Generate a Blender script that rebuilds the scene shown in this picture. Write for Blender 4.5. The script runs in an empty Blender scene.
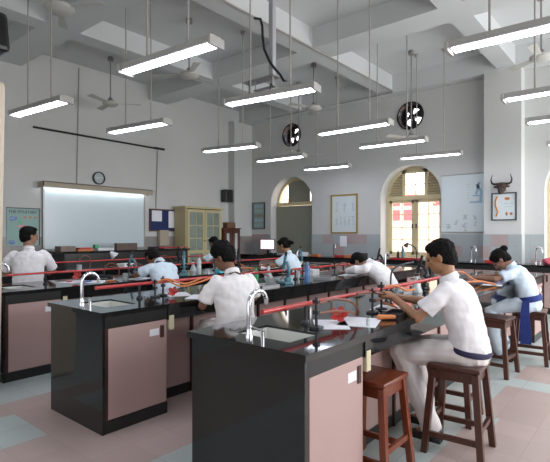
import bpy, bmesh, math, random
from math import sin, cos, pi, radians as R
from mathutils import Vector as V, Matrix as M, noise
random.seed(7)
C = bpy.context.scene.collection

# ------------------------------------------------------------------ camera, world, sun, exposure
cam_d = bpy.data.cameras.new('camera'); cam = bpy.data.objects.new('camera', cam_d); C.objects.link(cam)
cam.location = (0, 0, 1.47); cam.rotation_euler = (R(90), 0, R(39.82))
cam_d.sensor_width = 36; cam_d.lens = 462 / 550 * 36; cam_d.shift_y = 3.4 / 550; cam_d.clip_start = .05
bpy.context.scene.camera = cam
vs = bpy.context.scene.view_settings
vs.view_transform = 'Standard'; vs.look = 'None'; vs.gamma = 1; vs.use_curve_mapping = False; vs.exposure = 0.70
w = bpy.data.worlds.new('sky'); bpy.context.scene.world = w; w.use_nodes = True
bg = w.node_tree.nodes['Background']; bg.inputs[0].default_value = (1.0, .95, .96, 1); bg.inputs[1].default_value = 2.2
sd = bpy.data.lights.new('sun', 'SUN'); sd.energy = 2.3; sd.angle = R(1.5); sd.color = (1, .95, .88)
sun = bpy.data.objects.new('sun', sd); C.objects.link(sun); sun.rotation_euler = (R(24), 0, 0)
def area(name, loc, rot, sx, sy, e, col):
    d = bpy.data.lights.new(name, 'AREA'); d.shape = 'RECTANGLE'; d.size = sx; d.size_y = sy; d.energy = e; d.color = col
    o = bpy.data.objects.new(name, d); C.objects.link(o); o.location = loc; o.rotation_euler = rot; return o
DAY_FILL = (.96, .985, 1.0)
area('day_fill_right', (3.05, 5.4, 1.9), (0, R(90), 0), 2.2, 9.0, 190, DAY_FILL)       # added fill for daylight from the right; no window is built there
area('day_fill_far_right', (3.05, 8.6, 2.4), (0, R(90), 0), 2.6, 2.6, 110, DAY_FILL)  # extra unseen fill, added to brighten the right part of the far wall
area('day_fill_rear', (-2.5, -2.25, 1.9), (R(90), 0, R(0)), 8.0, 2.2, 35, DAY_FILL)  # added fill from behind the camera, in front of a closed wall
TUBE = 12

# ------------------------------------------------------------------ materials
def mat(name, col, rough=.5, metal=0, spec=.5, noise_amt=0, nscale=8, bump=0, bscale=60, emit=None, estr=0, coat=0, alpha=1, trans=0):
    m = bpy.data.materials.new(name); m.use_nodes = True
    nt = m.node_tree; b = nt.nodes['Principled BSDF']
    b.inputs['Base Color'].default_value = (*col, 1); b.inputs['Roughness'].default_value = rough
    b.inputs['Metallic'].default_value = metal; b.inputs['Specular IOR Level'].default_value = spec
    b.inputs['Coat Weight'].default_value = coat; b.inputs['Transmission Weight'].default_value = trans
    if noise_amt or bump:
        tc = nt.nodes.new('ShaderNodeTexCoord')
    if noise_amt:
        n = nt.nodes.new('ShaderNodeTexNoise'); n.inputs['Scale'].default_value = nscale; n.inputs['Detail'].default_value = 5
        nt.links.new(tc.outputs['Object'], n.inputs['Vector'])
        mx = nt.nodes.new('ShaderNodeMix'); mx.data_type = 'RGBA'
        mx.inputs[6].default_value = (*[c * (1 - noise_amt) for c in col], 1)
        mx.inputs[7].default_value = (*[min(1, c * (1 + noise_amt)) for c in col], 1)
        nt.links.new(n.outputs['Fac'], mx.inputs[0]); nt.links.new(mx.outputs[2], b.inputs['Base Color'])
    if bump:
        n2 = nt.nodes.new('ShaderNodeTexNoise'); n2.inputs['Scale'].default_value = bscale
        nt.links.new(tc.outputs['Object'], n2.inputs['Vector'])
        bp = nt.nodes.new('ShaderNodeBump'); bp.inputs['Strength'].default_value = bump; bp.inputs['Distance'].default_value = .02
        nt.links.new(n2.outputs['Fac'], bp.inputs['Height']); nt.links.new(bp.outputs['Normal'], b.inputs['Normal'])
    if emit:
        b.inputs['Emission Color'].default_value = (*emit, 1); b.inputs['Emission Strength'].default_value = estr
    return m

def wood(name, c1, c2, rough=.35, scale=6):
    m = bpy.data.materials.new(name); m.use_nodes = True; nt = m.node_tree; b = nt.nodes['Principled BSDF']
    tc = nt.nodes.new('ShaderNodeTexCoord'); mp = nt.nodes.new('ShaderNodeMapping'); mp.inputs['Scale'].default_value = (8, 8, 1)
    n = nt.nodes.new('ShaderNodeTexNoise'); n.inputs['Scale'].default_value = scale; n.inputs['Detail'].default_value = 6
    cr = nt.nodes.new('ShaderNodeValToRGB'); cr.color_ramp.elements[0].color = (*c1, 1); cr.color_ramp.elements[1].color = (*c2, 1)
    cr.color_ramp.elements[0].position = .3; cr.color_ramp.elements[1].position = .7
    nt.links.new(tc.outputs['Object'], mp.inputs[0]); nt.links.new(mp.outputs[0], n.inputs['Vector'])
    nt.links.new(n.outputs['Fac'], cr.inputs[0]); nt.links.new(cr.outputs[0], b.inputs['Base Color'])
    b.inputs['Roughness'].default_value = rough; return m

def tile_mat(name, axes, size, cols, thr, grout, rough, rects=(), gw=.012, wob=0):
    """square tiles: two tile colours by a random value per tile, or by named rectangles of tiles"""
    m = bpy.data.materials.new(name); m.use_nodes = True; nt = m.node_tree; N = nt.nodes; L = nt.links
    b = N['Principled BSDF']; b.inputs['Roughness'].default_value = rough
    g = N.new('ShaderNodeNewGeometry'); s = N.new('ShaderNodeSeparateXYZ'); L.new(g.outputs['Position'], s.inputs[0])
    def mth(op, a, bb=None, c=None):
        n = N.new('ShaderNodeMath'); n.operation = op
        for i, v in enumerate((a, bb, c)):
            if v is None: continue
            if isinstance(v, (int, float)): n.inputs[i].default_value = v
            else: L.new(v, n.inputs[i])
        return n.outputs[0]
    u0, v0 = s.outputs[axes[0]], s.outputs[axes[1]]
    us = mth('DIVIDE', mth('SUBTRACT', u0, size[2]), size[0]); vsx = mth('DIVIDE', mth('SUBTRACT', v0, size[3]), size[1])
    fu, fv = mth('FRACT', us), mth('FRACT', vsx)
    cu, cv = mth('FLOOR', us), mth('FLOOR', vsx)
    cmb = N.new('ShaderNodeCombineXYZ'); L.new(cu, cmb.inputs[0]); L.new(cv, cmb.inputs[1])
    wn = N.new('ShaderNodeTexWhiteNoise'); wn.noise_dimensions = '3D'; L.new(cmb.outputs[0], wn.inputs['Vector'])
    if rects:
        mask = None
        for (x0, x1, y0, y1) in rects:
            q = mth('MULTIPLY', mth('MULTIPLY', mth('GREATER_THAN', u0, x0), mth('LESS_THAN', u0, x1)),
                    mth('MULTIPLY', mth('GREATER_THAN', v0, y0), mth('LESS_THAN', v0, y1)))
            mask = q if mask is None else mth('MAXIMUM', mask, q)
    else:
        mask = mth('GREATER_THAN', wn.outputs['Value'], thr)
    mx = N.new('ShaderNodeMix'); mx.data_type = 'RGBA'; mx.inputs[6].default_value = (*cols[0], 1); mx.inputs[7].default_value = (*cols[1], 1)
    L.new(mask, mx.inputs[0])
    nz = N.new('ShaderNodeTexNoise'); nz.inputs['Scale'].default_value = 3; nz.inputs['Detail'].default_value = 6
    L.new(g.outputs['Position'], nz.inputs['Vector'])
    val = mth('ADD', mth('MULTIPLY', wn.outputs['Value'], .10), mth('ADD', mth('MULTIPLY', nz.outputs['Fac'], .22), .82))
    mm = N.new('ShaderNodeVectorMath'); mm.operation = 'SCALE'; L.new(mx.outputs[2], mm.inputs[0]); L.new(val, mm.inputs['Scale'])
    eu = mth('MINIMUM', fu, mth('SUBTRACT', 1, fu)); ev = mth('MINIMUM', fv, mth('SUBTRACT', 1, fv))
    gm = mth('LESS_THAN', mth('MINIMUM', eu, ev), gw)
    m2 = N.new('ShaderNodeMix'); m2.data_type = 'RGBA'; L.new(gm, m2.inputs[0]); L.new(mm.outputs[0], m2.inputs[6]); m2.inputs[7].default_value = (*grout, 1)
    L.new(m2.outputs[2], b.inputs['Base Color'])
    bp = N.new('ShaderNodeBump'); bp.inputs['Strength'].default_value = .2; bp.inputs['Distance'].default_value = .004; bp.invert = True
    L.new(gm, bp.inputs['Height']); L.new(bp.outputs[0], b.inputs['Normal'])
    return m

PINK = (.47, .365, .33); GREY = (.46, .52, .50)
m_floor = tile_mat('floor_tiles', (0, 1), (.305, .305, -3.455, 1.54), (PINK, GREY), 0, (.38, .29, .265), .38, rects=[
    (-4.07, -3.455, .8, 1.54), (-9.9, -4.37, -3, 20), (-2.54, -1.76, -3, 20), (-1.76, -1.15, 1.8, 20), (-1.15, -.98, 3.67, 3.98),
    (-1.15, .2, 4.9, 5.2), (-1.15, -.4, 5.8, 6.7), (-.1, .5, 4.0, 4.9), (-3, 3, 7.4, 9.7)], gw=.007)
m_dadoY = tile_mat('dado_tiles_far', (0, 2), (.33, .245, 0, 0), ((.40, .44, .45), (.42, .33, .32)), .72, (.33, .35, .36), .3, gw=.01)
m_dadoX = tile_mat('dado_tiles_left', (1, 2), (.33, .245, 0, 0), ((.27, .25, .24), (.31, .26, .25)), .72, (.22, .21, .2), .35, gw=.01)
m_wall = mat('wall_paint', (.60, .60, .585), .75, noise_amt=.05, nscale=1.3, bump=.05, bscale=25)
m_ceil = mat('ceiling_paint', (.62, .63, .63), .8, noise_amt=.04, nscale=1.0)
m_granite = mat('black_granite', (.011, .012, .012), .06, spec=.5, noise_amt=.5, nscale=220)
m_black = mat('black_laminate', (.016, .016, .016), .3)
m_pink = mat('pink_laminate', (.46, .315, .29), .38, noise_amt=.05, nscale=3)
m_brownedge = mat('dark_brown_edging', (.055, .022, .018), .35)
m_cream = mat('cream_plastic', (.62, .56, .38), .4)
m_white = mat('white_plastic', (.75, .76, .76), .35)
m_paper = mat('white_paper', (.80, .80, .84), .8, noise_amt=.03, nscale=5)
m_lilac = mat('lilac_paper', (.42, .42, .62), .7)
m_ceramic = mat('white_ceramic', (.72, .73, .68), .15, coat=.4)
m_chrome = mat('chrome', (.78, .78, .82), .08, metal=1)
m_red = mat('red_paint', (.48, .03, .028), .3, coat=.3)
m_hose = mat('brown_rubber', (.20, .075, .045), .5)
m_orange = mat('orange_rubber', (.62, .20, .06), .5)
m_dkmetal = mat('dark_metal', (.04, .04, .045), .35, metal=.6)
m_grmetal = mat('grey_metal', (.34, .34, .34), .4, metal=.4)
m_case = mat('lamp_casing', (.40, .39, .37), .45)
m_rod = mat('lamp_rod', (.36, .335, .31), .5)
m_glow = mat('tube_light', (.9, .92, 1), .4, emit=(.78, .84, 1.0), estr=TUBE)
m_boardglow = mat('board_tube_light', (.9, .92, 1), .4, emit=(.86, .92, 1.0), estr=7)
m_stool = wood('stool_wood', (.060, .020, .012), (.085, .028, .017), .28)
m_stool_r = wood('varnished_stool_wood', (.15, .034, .016), (.20, .048, .021), .16)
m_yellow = mat('yellow_cupboard_paint', (.50, .43, .24), .45, noise_amt=.06, nscale=4)
m_beigew = mat('cream_window_paint', (.66, .56, .34), .5, noise_amt=.05)
m_glass = mat('cupboard_glass', (.22, .26, .22), .06, spec=.7, noise_amt=.35, nscale=14)
m_brown = wood('brown_cupboard_wood', (.06, .02, .013), (.12, .04, .025), .35)
m_navy = mat('navy_felt', (.02, .035, .12), .9)
m_board = mat('whiteboard', (.60, .70, .74), .22)
m_valance = mat('beige_valance', (.42, .36, .27), .6)
m_teal = mat('teal_enamel', (.09, .22, .27), .3, noise_amt=.1)
m_blue = mat('blue_plastic', (.05, .14, .42), .3)
m_blueg = mat('blue_bottle_plastic', (.16, .32, .62), .1, trans=.4)
m_green = mat('green_plastic', (.05, .38, .16), .35)
m_flask = mat('frosted_glass', (.72, .78, .78), .15, trans=.35)
m_shirt = mat('white_shirt_cloth', (.80, .775, .79), .85, bump=.5, bscale=9)
m_shirt2 = mat('off_white_shirt_cloth', (.82, .79, .785), .85, bump=.5, bscale=9)
m_kameez = mat('pale_blue_kameez_cloth', (.60, .70, .78), .85, bump=.4, bscale=9)
m_trou = mat('cream_trouser_cloth', (.74, .69, .67), .85, bump=.5, bscale=7)
m_belt = mat('navy_belt', (.015, .015, .06), .6)
m_sash = mat('royal_blue_cloth', (.010, .028, .17), .8, bump=.4, bscale=12)
m_rsash = mat('red_cloth', (.5, .02, .03), .8)
m_hair = mat('black_hair', (.006, .005, .005), .7, spec=.12, noise_amt=.4, nscale=60, bump=.6, bscale=70)
m_shoe = mat('black_leather', (.012, .012, .014), .3)
m_eye = mat('dark_eye', (.02, .012, .01), .1)
m_bull = mat('bull_hide', (.05, .026, .018), .7, noise_amt=.4, nscale=20, bump=.4)
m_horn = mat('dark_horn', (.03, .028, .03), .3)
m_gold = mat('gilt_frame', (.40, .27, .07), .4, metal=.3)
m_panelg = mat('grey_green_board', (.27, .27, .215), .7, noise_amt=.05, nscale=2)
m_mint = mat('mint_poster_paper', (.30, .46, .42), .6)
m_chartp = mat('pale_chart_paper', (.66, .72, .73), .6)
m_fin = mat('pale_stucco', (.84, .60, .47), .9, noise_amt=.08, nscale=2)
m_sign = mat('red_brick_paint', (.55, .12, .13), .8)
def skin(n, c): return mat(n, c, .5, noise_amt=.06, nscale=12)
m_sk1 = skin('brown_skin', (.30, .155, .095)); m_sk2 = skin('deep_brown_skin', (.21, .10, .060)); m_sk3 = skin('warm_brown_skin', (.38, .19, .10))

# ------------------------------------------------------------------ mesh helpers
class MB:
    def __init__(s): s.b = bmesh.new()
    def box(s, x0, x1, y0, y1, z0, z1):
        v = [s.b.verts.new(p) for p in ((x0,y0,z0),(x1,y0,z0),(x1,y1,z0),(x0,y1,z0),(x0,y0,z1),(x1,y0,z1),(x1,y1,z1),(x0,y1,z1))]
        for f in ((3,2,1,0),(4,5,6,7),(0,1,5,4),(1,2,6,5),(2,3,7,6),(3,0,4,7)): s.b.faces.new([v[i] for i in f])
        return s
    def hexa(s, bot, top):
        v = [s.b.verts.new(p) for p in list(bot) + list(top)]
        for f in ((3,2,1,0),(4,5,6,7),(0,1,5,4),(1,2,6,5),(2,3,7,6),(3,0,4,7)): s.b.faces.new([v[i] for i in f])
        return s
    def bar(s, p, q, w, h=None, up=(0, 0, 1)):
        p, q = V(p), V(q); h = h or w; d = (q - p).normalized(); u = V(up)
        if abs(d.dot(u)) > .95: u = V((1, 0, 0))
        r = d.cross(u).normalized(); u = r.cross(d)
        c = [(-w/2, -h/2), (w/2, -h/2), (w/2, h/2), (-w/2, h/2)]
        return s.hexa([p + r*a + u*b for a, b in c], [q + r*a + u*b for a, b in c])
    def rings(s, rings, cap=True, closed=True):
        vv = [[s.b.verts.new(p) for p in r] for r in rings]; n = len(vv[0])
        for a, b in zip(vv, vv[1:]):
            for i in range(n if closed else n-1):
                j = (i+1) % n; s.b.faces.new((a[i], a[j], b[j], b[i]))
        if cap and closed:
            s.b.faces.new(vv[0][::-1]); s.b.faces.new(vv[-1])
        return s
    def tube(s, pts, r, n=8):
        pts = [V(p) for p in pts]; rs = r if isinstance(r, (list, tuple)) else [r]*len(pts)
        t0 = (pts[1]-pts[0]).normalized(); up = V((0,0,1)) if abs(t0.z) < .9 else V((1,0,0)); u = t0.cross(up).normalized()
        out = []
        for i, p in enumerate(pts):
            t = (pts[min(i+1, len(pts)-1)] - pts[max(i-1, 0)]).normalized()
            u = (u - t*u.dot(t)).normalized(); v = t.cross(u)
            out.append([p + (u*cos(2*pi*k/n) + v*sin(2*pi*k/n))*rs[i] for k in range(n)])
        return s.rings(out)
    def lathe(s, prof, c=(0,0,0), n=16):
        c = V(c)
        return s.rings([[c + V((r*cos(2*pi*k/n), r*sin(2*pi*k/n), z)) for k in range(n)] for r, z in [(max(r, 1e-4), z) for r, z in prof]])
    def ell(s, c, r, m=None, n=14, k=9):
        c = V(c); m = m or M.Identity(3); rings = []
        for i in range(k+1):
            a = -pi/2 + pi*(i+.02 if i == 0 else i-.02 if i == k else i)/k
            rings.append([c + m @ V((r[0]*cos(a)*cos(2*pi*j/n), r[1]*cos(a)*sin(2*pi*j/n), r[2]*sin(a))) for j in range(n)])
        return s.rings(rings)
    def caps(s, p, q, r0, r1, n=12):
        p, q = V(p), V(q); d = (q-p).normalized(); pts = []; rs = []
        for a in (80, 50, 20): pts.append(p - d*r0*sin(R(a))); rs.append(r0*cos(R(a)))
        pts += [p, (p+q)/2, q]; rs += [r0, (r0+r1)/2, r1]
        for a in (20, 50, 80): pts.append(q + d*r1*sin(R(a))); rs.append(r1*cos(R(a)))
        return s.tube(pts, rs, n)
    def disc(s, c, r, axis='y', t=.01, n=24):
        c = V(c); e = {'x': V((1,0,0)), 'y': V((0,1,0)), 'z': V((0,0,1))}[axis]
        return s.tube([c - e*t/2, c + e*t/2], r, n)
    def poly(s, pts): s.b.faces.new([s.b.verts.new(p) for p in pts]); return s
    def mesh(s, name, mt, smooth=False):
        bmesh.ops.recalc_face_normals(s.b, faces=s.b.faces)
        me = bpy.data.meshes.new(name); s.b.to_mesh(me); s.b.free(); me.materials.append(mt)
        if smooth:
            for p in me.polygons: p.use_smooth = True
        return me

def add(name, mb, mt, parent=None, smooth=False, loc=None, rotz=0, bevel=0, label=None):
    me = mb.mesh(name, mt, smooth) if isinstance(mb, MB) else mb
    o = bpy.data.objects.new(name, me); C.objects.link(o)
    if parent is not None: o.parent = parent
    if loc: o.location = loc
    if rotz: o.rotation_euler.z = rotz
    if bevel:
        b = o.modifiers.new('bevel', 'BEVEL'); b.width = bevel; b.segments = 2; b.limit_method = 'ANGLE'
    if smooth and isinstance(mb, MB):
        try:
            e = o.modifiers.new('edge', 'EDGE_SPLIT'); e.split_angle = R(40)
        except Exception: pass
    if label: o['label'] = label
    return o
def tag(o, label, cat, group=None):
    o['label'] = label; o['category'] = cat
    if group: o['group'] = group
    return o
def thing(name, label, cat, loc=(0,0,0), rotz=0, group=None):
    o = bpy.data.objects.new(name, None); C.objects.link(o); o.empty_display_size = .1
    o.location = loc; o.rotation_euler = (0, 0, rotz); return tag(o, label, cat, group)
def struct(name, mb, mt, parent=None, **k):
    o = add(name, mb, mt, parent, **k)
    if parent is None: o['kind'] = 'structure'
    return o
def children(o): return [c for c in bpy.data.objects if c.parent == o]
def dup(root, loc, rotz, label, group=None):
    ch0 = children(root)
    r = root.copy(); C.objects.link(r); r.location = loc; r.rotation_euler = (0, 0, rotz); r['label'] = label
    if group: r['group'] = group
    for ch in ch0:
        sub = children(ch); c = ch.copy(); C.objects.link(c); c.parent = r
        for g in sub:
            d = g.copy(); C.objects.link(d); d.parent = c
    return r

# ------------------------------------------------------------------ room shell
XL, XR, YF, YN, ZC = -9.75, 3.2, 10.3, -2.4, 5.17
struct('floor', MB().box(XL-.3, XR+.2, YN-.2, YF+.5, -.1, 0), m_floor)
struct('ceiling', MB().box(XL-.3, XR+.2, YN-.2, YF+.5, ZC, ZC+.15), m_ceil)
n = 1
for x0 in (-7.75, -5.13, -2.53, .1):
    struct('trim_%d' % n, MB().box(x0, x0+.34, YN, YF-.3, 4.81, ZC), m_ceil); n += 1
for y0 in (-.4, 3.26, 6.8):
    for a, b in ((XL, -7.75), (-7.41, -5.13), (-4.79, -2.53), (-2.19, .1), (.44, XR)):
        struct('trim_%d' % n, MB().box(a, b, y0, y0+.56, 4.81, ZC), m_ceil); n += 1
struct('trim_%d' % n, MB().box(XL, XR, YF-.3, YF, 4.76, ZC), m_ceil); n += 1
struct('wall_left', MB().box(XL-.3, XL, YN-.2, YF+.5, 0, ZC), m_wall)
struct('wall_right', MB().box(XR, XR+.2, YN-.2, YF+.5, 0, ZC), m_wall)
struct('wall_near', MB().box(XL-.3, XR+.2, YN-.2, YN, 0, ZC), m_wall)
# far wall with three arched openings and two round fan holes
ARCH = [(-8.01, 'arch'), (-4.50, 'arch'), (-1.0, 'arch')]; AR = .735; SPR = 2.36
FANS = [(-7.98, 4.27), (-4.48, 4.24)]; FR = .33
def holes(x):
    h = []
    for cx, _ in ARCH:
        if abs(x-cx) <= AR+1e-6: h.append((.92, SPR + math.sqrt(max(0, AR*AR-(x-cx)**2))))
    for cx, cz in FANS:
        if abs(x-cx) < FR+1e-6:
            d = math.sqrt(max(0, FR*FR-(x-cx)**2)); h.append((cz-d, cz+d))
    return h
xs = {XL, XR}
for cx, _ in ARCH:
    for k in range(33): xs.add(round(cx - AR*cos(pi*k/32), 4))
for cx, cz in FANS:
    for k in range(25): xs.add(round(cx - FR*cos(pi*k/24), 4))
xs = sorted(xs); mb = MB(); YB = YF+.42
for a, b in zip(xs, xs[1:]):
    if b-a < 1e-3: continue
    mid = (a+b)/2; hm = holes(mid); ha, hb = holes(a), holes(b)
    def pick(hx, h):
        c = (h[0]+h[1])/2
        for q in hx:
            if q[0]-.05 <= c <= q[1]+.05 or abs((q[0]+q[1])/2-c) < .4: return q
        return None
    cuts_a, cuts_b = [0], [0]
    for h in sorted(hm):
        qa, qb = pick(ha, h) or h, pick(hb, h) or h
        cuts_a += [qa[0], qa[1]]; cuts_b += [qb[0], qb[1]]
    cuts_a.append(ZC); cuts_b.append(ZC)
    for k in range(0, len(cuts_a), 2):
        za0, za1, zb0, zb1 = cuts_a[k], cuts_a[k+1], cuts_b[k], cuts_b[k+1]
        mb.hexa([(a, YF, za0), (b, YF, zb0), (b, YB, zb0), (a, YB, za0)], [(a, YF, za1), (b, YF, zb1), (b, YB, zb1), (a, YB, za1)])
struct('wall_far', mb, m_wall)
struct('trim_%d' % n, MB().box(-2.77, -2.08, YF-.3, YF, 0, 4.76), m_wall); n += 1    # pilaster with the bull head
struct('trim_%d' % n, MB().box(XL, -9.5, 9.55, YF, 0, 4.76), m_wall); n += 1         # corner pilaster
# tile dado
for a, b in ((-9.5, -8.745), (-7.275, -5.235), (-3.765, -2.77), (-2.08, -1.735), (-.265, XR)):
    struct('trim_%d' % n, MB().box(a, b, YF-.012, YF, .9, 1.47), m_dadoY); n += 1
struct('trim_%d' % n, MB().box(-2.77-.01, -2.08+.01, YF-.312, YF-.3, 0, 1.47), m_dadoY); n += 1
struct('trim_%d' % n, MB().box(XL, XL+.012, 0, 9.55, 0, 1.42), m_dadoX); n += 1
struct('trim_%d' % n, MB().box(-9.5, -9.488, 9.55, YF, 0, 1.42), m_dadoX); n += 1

# windows
def arc_pts(cx, r, z, k0, k1, N=16): return [(cx + r*cos(k0+(k1-k0)*i/N), z + r*sin(k0+(k1-k0)*i/N)) for i in range(N+1)]
def arch_window(idx, cx, blocked=False):
    y = YF+.30
    f = MB()
    r0, r1 = AR, AR-.07
    o = arc_pts(cx, r0, SPR, 0, pi); i_ = arc_pts(cx, r1, SPR, 0, pi)
    f.rings([[(a[0], y, a[1]), (b[0], y, b[1]), (b[0], y+.08, b[1]), (a[0], y+.08, a[1])] for a, b in zip(o, i_)])
    f.box(cx-AR, cx-AR+.09, y, y+.08, .92, SPR); f.box(cx+AR-.09, cx+AR, y, y+.08, .92, SPR)
    f.box(cx-AR, cx+AR, y-.03, y+.09, SPR-.06, SPR+.04)
    f.box(cx-AR, cx+AR, y, y+.08, .92, .99)
    win = struct('window_%d' % idx, f, m_beigew)
    if blocked:
        add('blocking_panel', MB().box(cx-AR+.02, cx+AR, y-.06, y-.03, .92, SPR-.07).box(cx-.33, cx+.44, y+.01, y+.03, SPR+.04, SPR+.66), m_panelg, win)
        add('side_light', MB().box(cx+.5, cx+.53, y+.0, y+.05, SPR+.04, SPR+.45), m_orange, win)
        return
    s = MB()   # casement sashes with glazing bars
    for a, b in ((cx-AR+.09, cx-.02), (cx+.02, cx+AR-.09)):
        s.box(a, a+.06, y+.01, y+.06, .99, SPR-.06).box(b-.06, b, y+.01, y+.06, .99, SPR-.06)
        s.box(a, b, y+.01, y+.06, SPR-.13, SPR-.06).box(a, b, y+.01, y+.06, .99, 1.05)
    s.box(cx-.02, cx+.02, y+.02, y+.05, .99, SPR-.06)
    add('sash', s, m_beigew, win)
    g = MB()
    for a, b in ((cx-AR+.15, cx-.08), (cx+.08, cx+AR-.15)):
        mx = (a+b)/2; g.box(mx-.01, mx+.01, y+.03, y+.045, 1.05, SPR-.13)
        for z in (1.34, 1.64, 1.95): g.box(a, b, y+.03, y+.045, z-.01, z+.01)
    g.box(cx-.01, cx+.01, y+.03, y+.045, SPR+.06, SPR+.6); g.box(cx-.25, cx+.25, y+.03, y+.045, SPR+.30, SPR+.32)
    add('glazing_bar', g, m_beigew, win)
    t = MB()
    t.box(cx-.31, cx-.24, y+.0, y+.06, SPR+.04, SPR+.66).box(cx+.24, cx+.31, y+.0, y+.06, SPR+.04, SPR+.66).box(cx-.31, cx+.31, y+.0, y+.06, SPR+.58, SPR+.66)
    add('fanlight_frame', t, m_beigew, win)
    l = MB()
    for sgn in (-1, 1):
        for k in range(9):
            z = SPR+.07+k*.062
            xo = math.sqrt(max(0, (AR-.07)**2-(z-SPR)**2))
            if xo > .34: l.hexa([(cx+sgn*.31, y+.0, z), (cx+sgn*xo, y+.0, z), (cx+sgn*xo, y+.05, z+.035), (cx+sgn*.31, y+.05, z+.035)],
                                [(cx+sgn*.31, y+.0, z+.014), (cx+sgn*xo, y+.0, z+.014), (cx+sgn*xo, y+.05, z+.05), (cx+sgn*.31, y+.05, z+.05)])
    add('louvre', l, m_beigew, win)
    lb = MB()
    for sgn in (-1, 1):
        e = [(cx+sgn*.31, SPR+.04)] + [(cx+sgn*(AR-.04)*cos(q), SPR+(AR-.04)*sin(q)) for q in [R(3)+R(60)*j/10 for j in range(11)]]
        lb.rings([[(px_, yy, pz_) for px_, pz_ in e] for yy in (y+.055, y+.065)])
    lb.box(cx-.31, cx+.31, y+.055, y+.065, SPR+.64, SPR+.69)
    add('louvre_backing', lb, m_valance, win)
    hd = MB().box(cx-.07, cx-.05, y-.02, y+.01, 1.62, 1.72).box(cx+.03, cx+.05, y-.02, y+.01, 1.62, 1.72)
    add('window_handle', hd, m_dkmetal, win)
arch_window(1, -8.01, True); arch_window(2, -4.50); arch_window(3, -1.0)

# building outside the windows
t = thing('building', 'pale stuccoed building outside the arched window, with red painted panels', 'building', (0, 15, 0))
add('wall', MB().box(-12, 6, 0, .3, -1, 2.95), m_fin, t)
for x in (-7.4, -6.75): 
    for z in (1.95, 2.45): add('red_panel', MB().box(x, x+.5, -.04, 0, z, z+.36), m_sign, t)
def text_mesh(s, size, mt, ext=.002):
    c = bpy.data.curves.new('text', 'FONT'); c.body = s; c.size = size; c.extrude = ext; c.offset = size*.02
    o = bpy.data.objects.new('tmp', c); C.objects.link(o); dg = bpy.context.evaluated_depsgraph_get()
    me = bpy.data.meshes.new_from_object(o.evaluated_get(dg)); bpy.data.objects.remove(o); me.materials.clear(); me.materials.append(mt); return me
o = add('lettering', text_mesh('SaL NP', .42, m_sign, .01), m_sign, t, loc=(-5.75, -.03, 2.42)); o.rotation_euler = (R(90), 0, 0)

# ------------------------------------------------------------------ exhaust fans in the wall
def wall_fan(cx, cz, label):
    t = thing('exhaust_fan', label, 'fan', (cx, YF, cz), 0, 'exhaust fans high in the far wall')
    ring = MB(); N = 28
    ring.rings([[(rr*cos(a), yy, rr*sin(a)) for a in [2*pi*k/N for k in range(N)]] for rr, yy in ((FR-.005, -.02), (FR-.005, .25), (FR-.035, .25), (FR-.035, -.02), (FR-.005, -.02))], cap=False)
    add('housing', ring, m_dkmetal, t, True)
    pl = MB().rings([[(rr*cos(a), yy, rr*sin(a)) for a in [2*pi*k/N for k in range(N)]] for rr, yy in ((FR-.03, .24), (.215, .24), (.215, .25), (FR-.03, .25), (FR-.03, .24))], cap=False)
    add('shroud', pl, m_dkmetal, t)
    h = MB().disc((0, .13, 0), .07, 'y', .12)
    for k in range(3):
        a = 2*pi*k/3+.5; h.bar((0, .2, 0), (FR*.97*cos(a), .2, FR*.97*sin(a)), .02)
    add('motor', h, m_dkmetal, t)
    for k in range(4):
        a = 2*pi*k/4+.4; b = MB()
        p = [(.05, a-.5), (.26, a-.62), (.27, a+.22), (.05, a+.5)]
        b.hexa([(r*cos(q), .10+.03*(i < 2), r*sin(q)) for i, (r, q) in enumerate(p)], [(r*cos(q), .11+.03*(i < 2), r*sin(q)) for i, (r, q) in enumerate(p)])
        add('blade', b, m_dkmetal, t)
wall_fan(FANS[0][0], FANS[0][1], 'round black exhaust fan in the far wall above the boarded-up arch')
wall_fan(FANS[1][0], FANS[1][1], 'round black exhaust fan in the far wall above the sunlit arched window')

# ------------------------------------------------------------------ hanging tube lights
beamsX = [(-7.75, -7.41), (-5.13, -4.79), (-2.53, -2.19), (.1, .44)]; beamsY = [(-.4, .16), (3.26, 3.82), (6.8, 7.36)]
def ceil_z(x, y):
    if any(a-.03 <= x <= b+.03 for a, b in beamsX) or any(a-.03 <= y <= b+.03 for a, b in beamsY): return 4.81
    return 4.76 if y > 10 else ZC
LZ = 3.05
def lamp(x0, y0, x1, y1, label):
    p, q = V((x0, y0, 0)), V((x1, y1, 0)); c = (p+q)/2; L = 1.20; a = math.atan2(y1-y0, x1-x0)
    t = thing('tube_light', label, 'light', (c.x, c.y, LZ), a, 'fluorescent lights hung over the benches')
    cs = MB().hexa([(-L/2, -.082, .0), (L/2, -.082, .0), (L/2, .082, .0), (-L/2, .082, .0)], [(-L/2, -.055, .07), (L/2, -.055, .07), (L/2, .055, .07), (-L/2, .055, .07)])
    add('casing', cs, m_case, t)
    for e in (-1, 1):
        x0, x1 = sorted((e*(L/2-.02), e*(L/2+.012))); add('end_cap', MB().box(x0, x1, -.09, .09, -.022, .06), m_case, t, bevel=.006)
    df = MB().hexa([(-L/2+.05, -.045, -.012), (L/2-.05, -.045, -.012), (L/2-.05, .045, -.012), (-L/2+.05, .045, -.012)], [(-L/2+.04, -.062, .0), (L/2-.04, -.062, .0), (L/2-.04, .062, .0), (-L/2+.04, .062, .0)])
    add('diffuser', df, m_glow, t)
    for s in (-.27, .27):
        wx, wy = c.x+s*cos(a), c.y+s*sin(a); h = ceil_z(wx, wy)-LZ
        add('rod', MB().tube([(s, 0, .07), (s, 0, h)], .010).lathe([(.03, h-.06), (.045, h)], (s, 0, 0), 10), m_rod, t)
row = {1: 'nearest row', 2: 'second row', 3: 'third row', 4: 'fourth row', 5: 'row nearest the far wall'}
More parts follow.
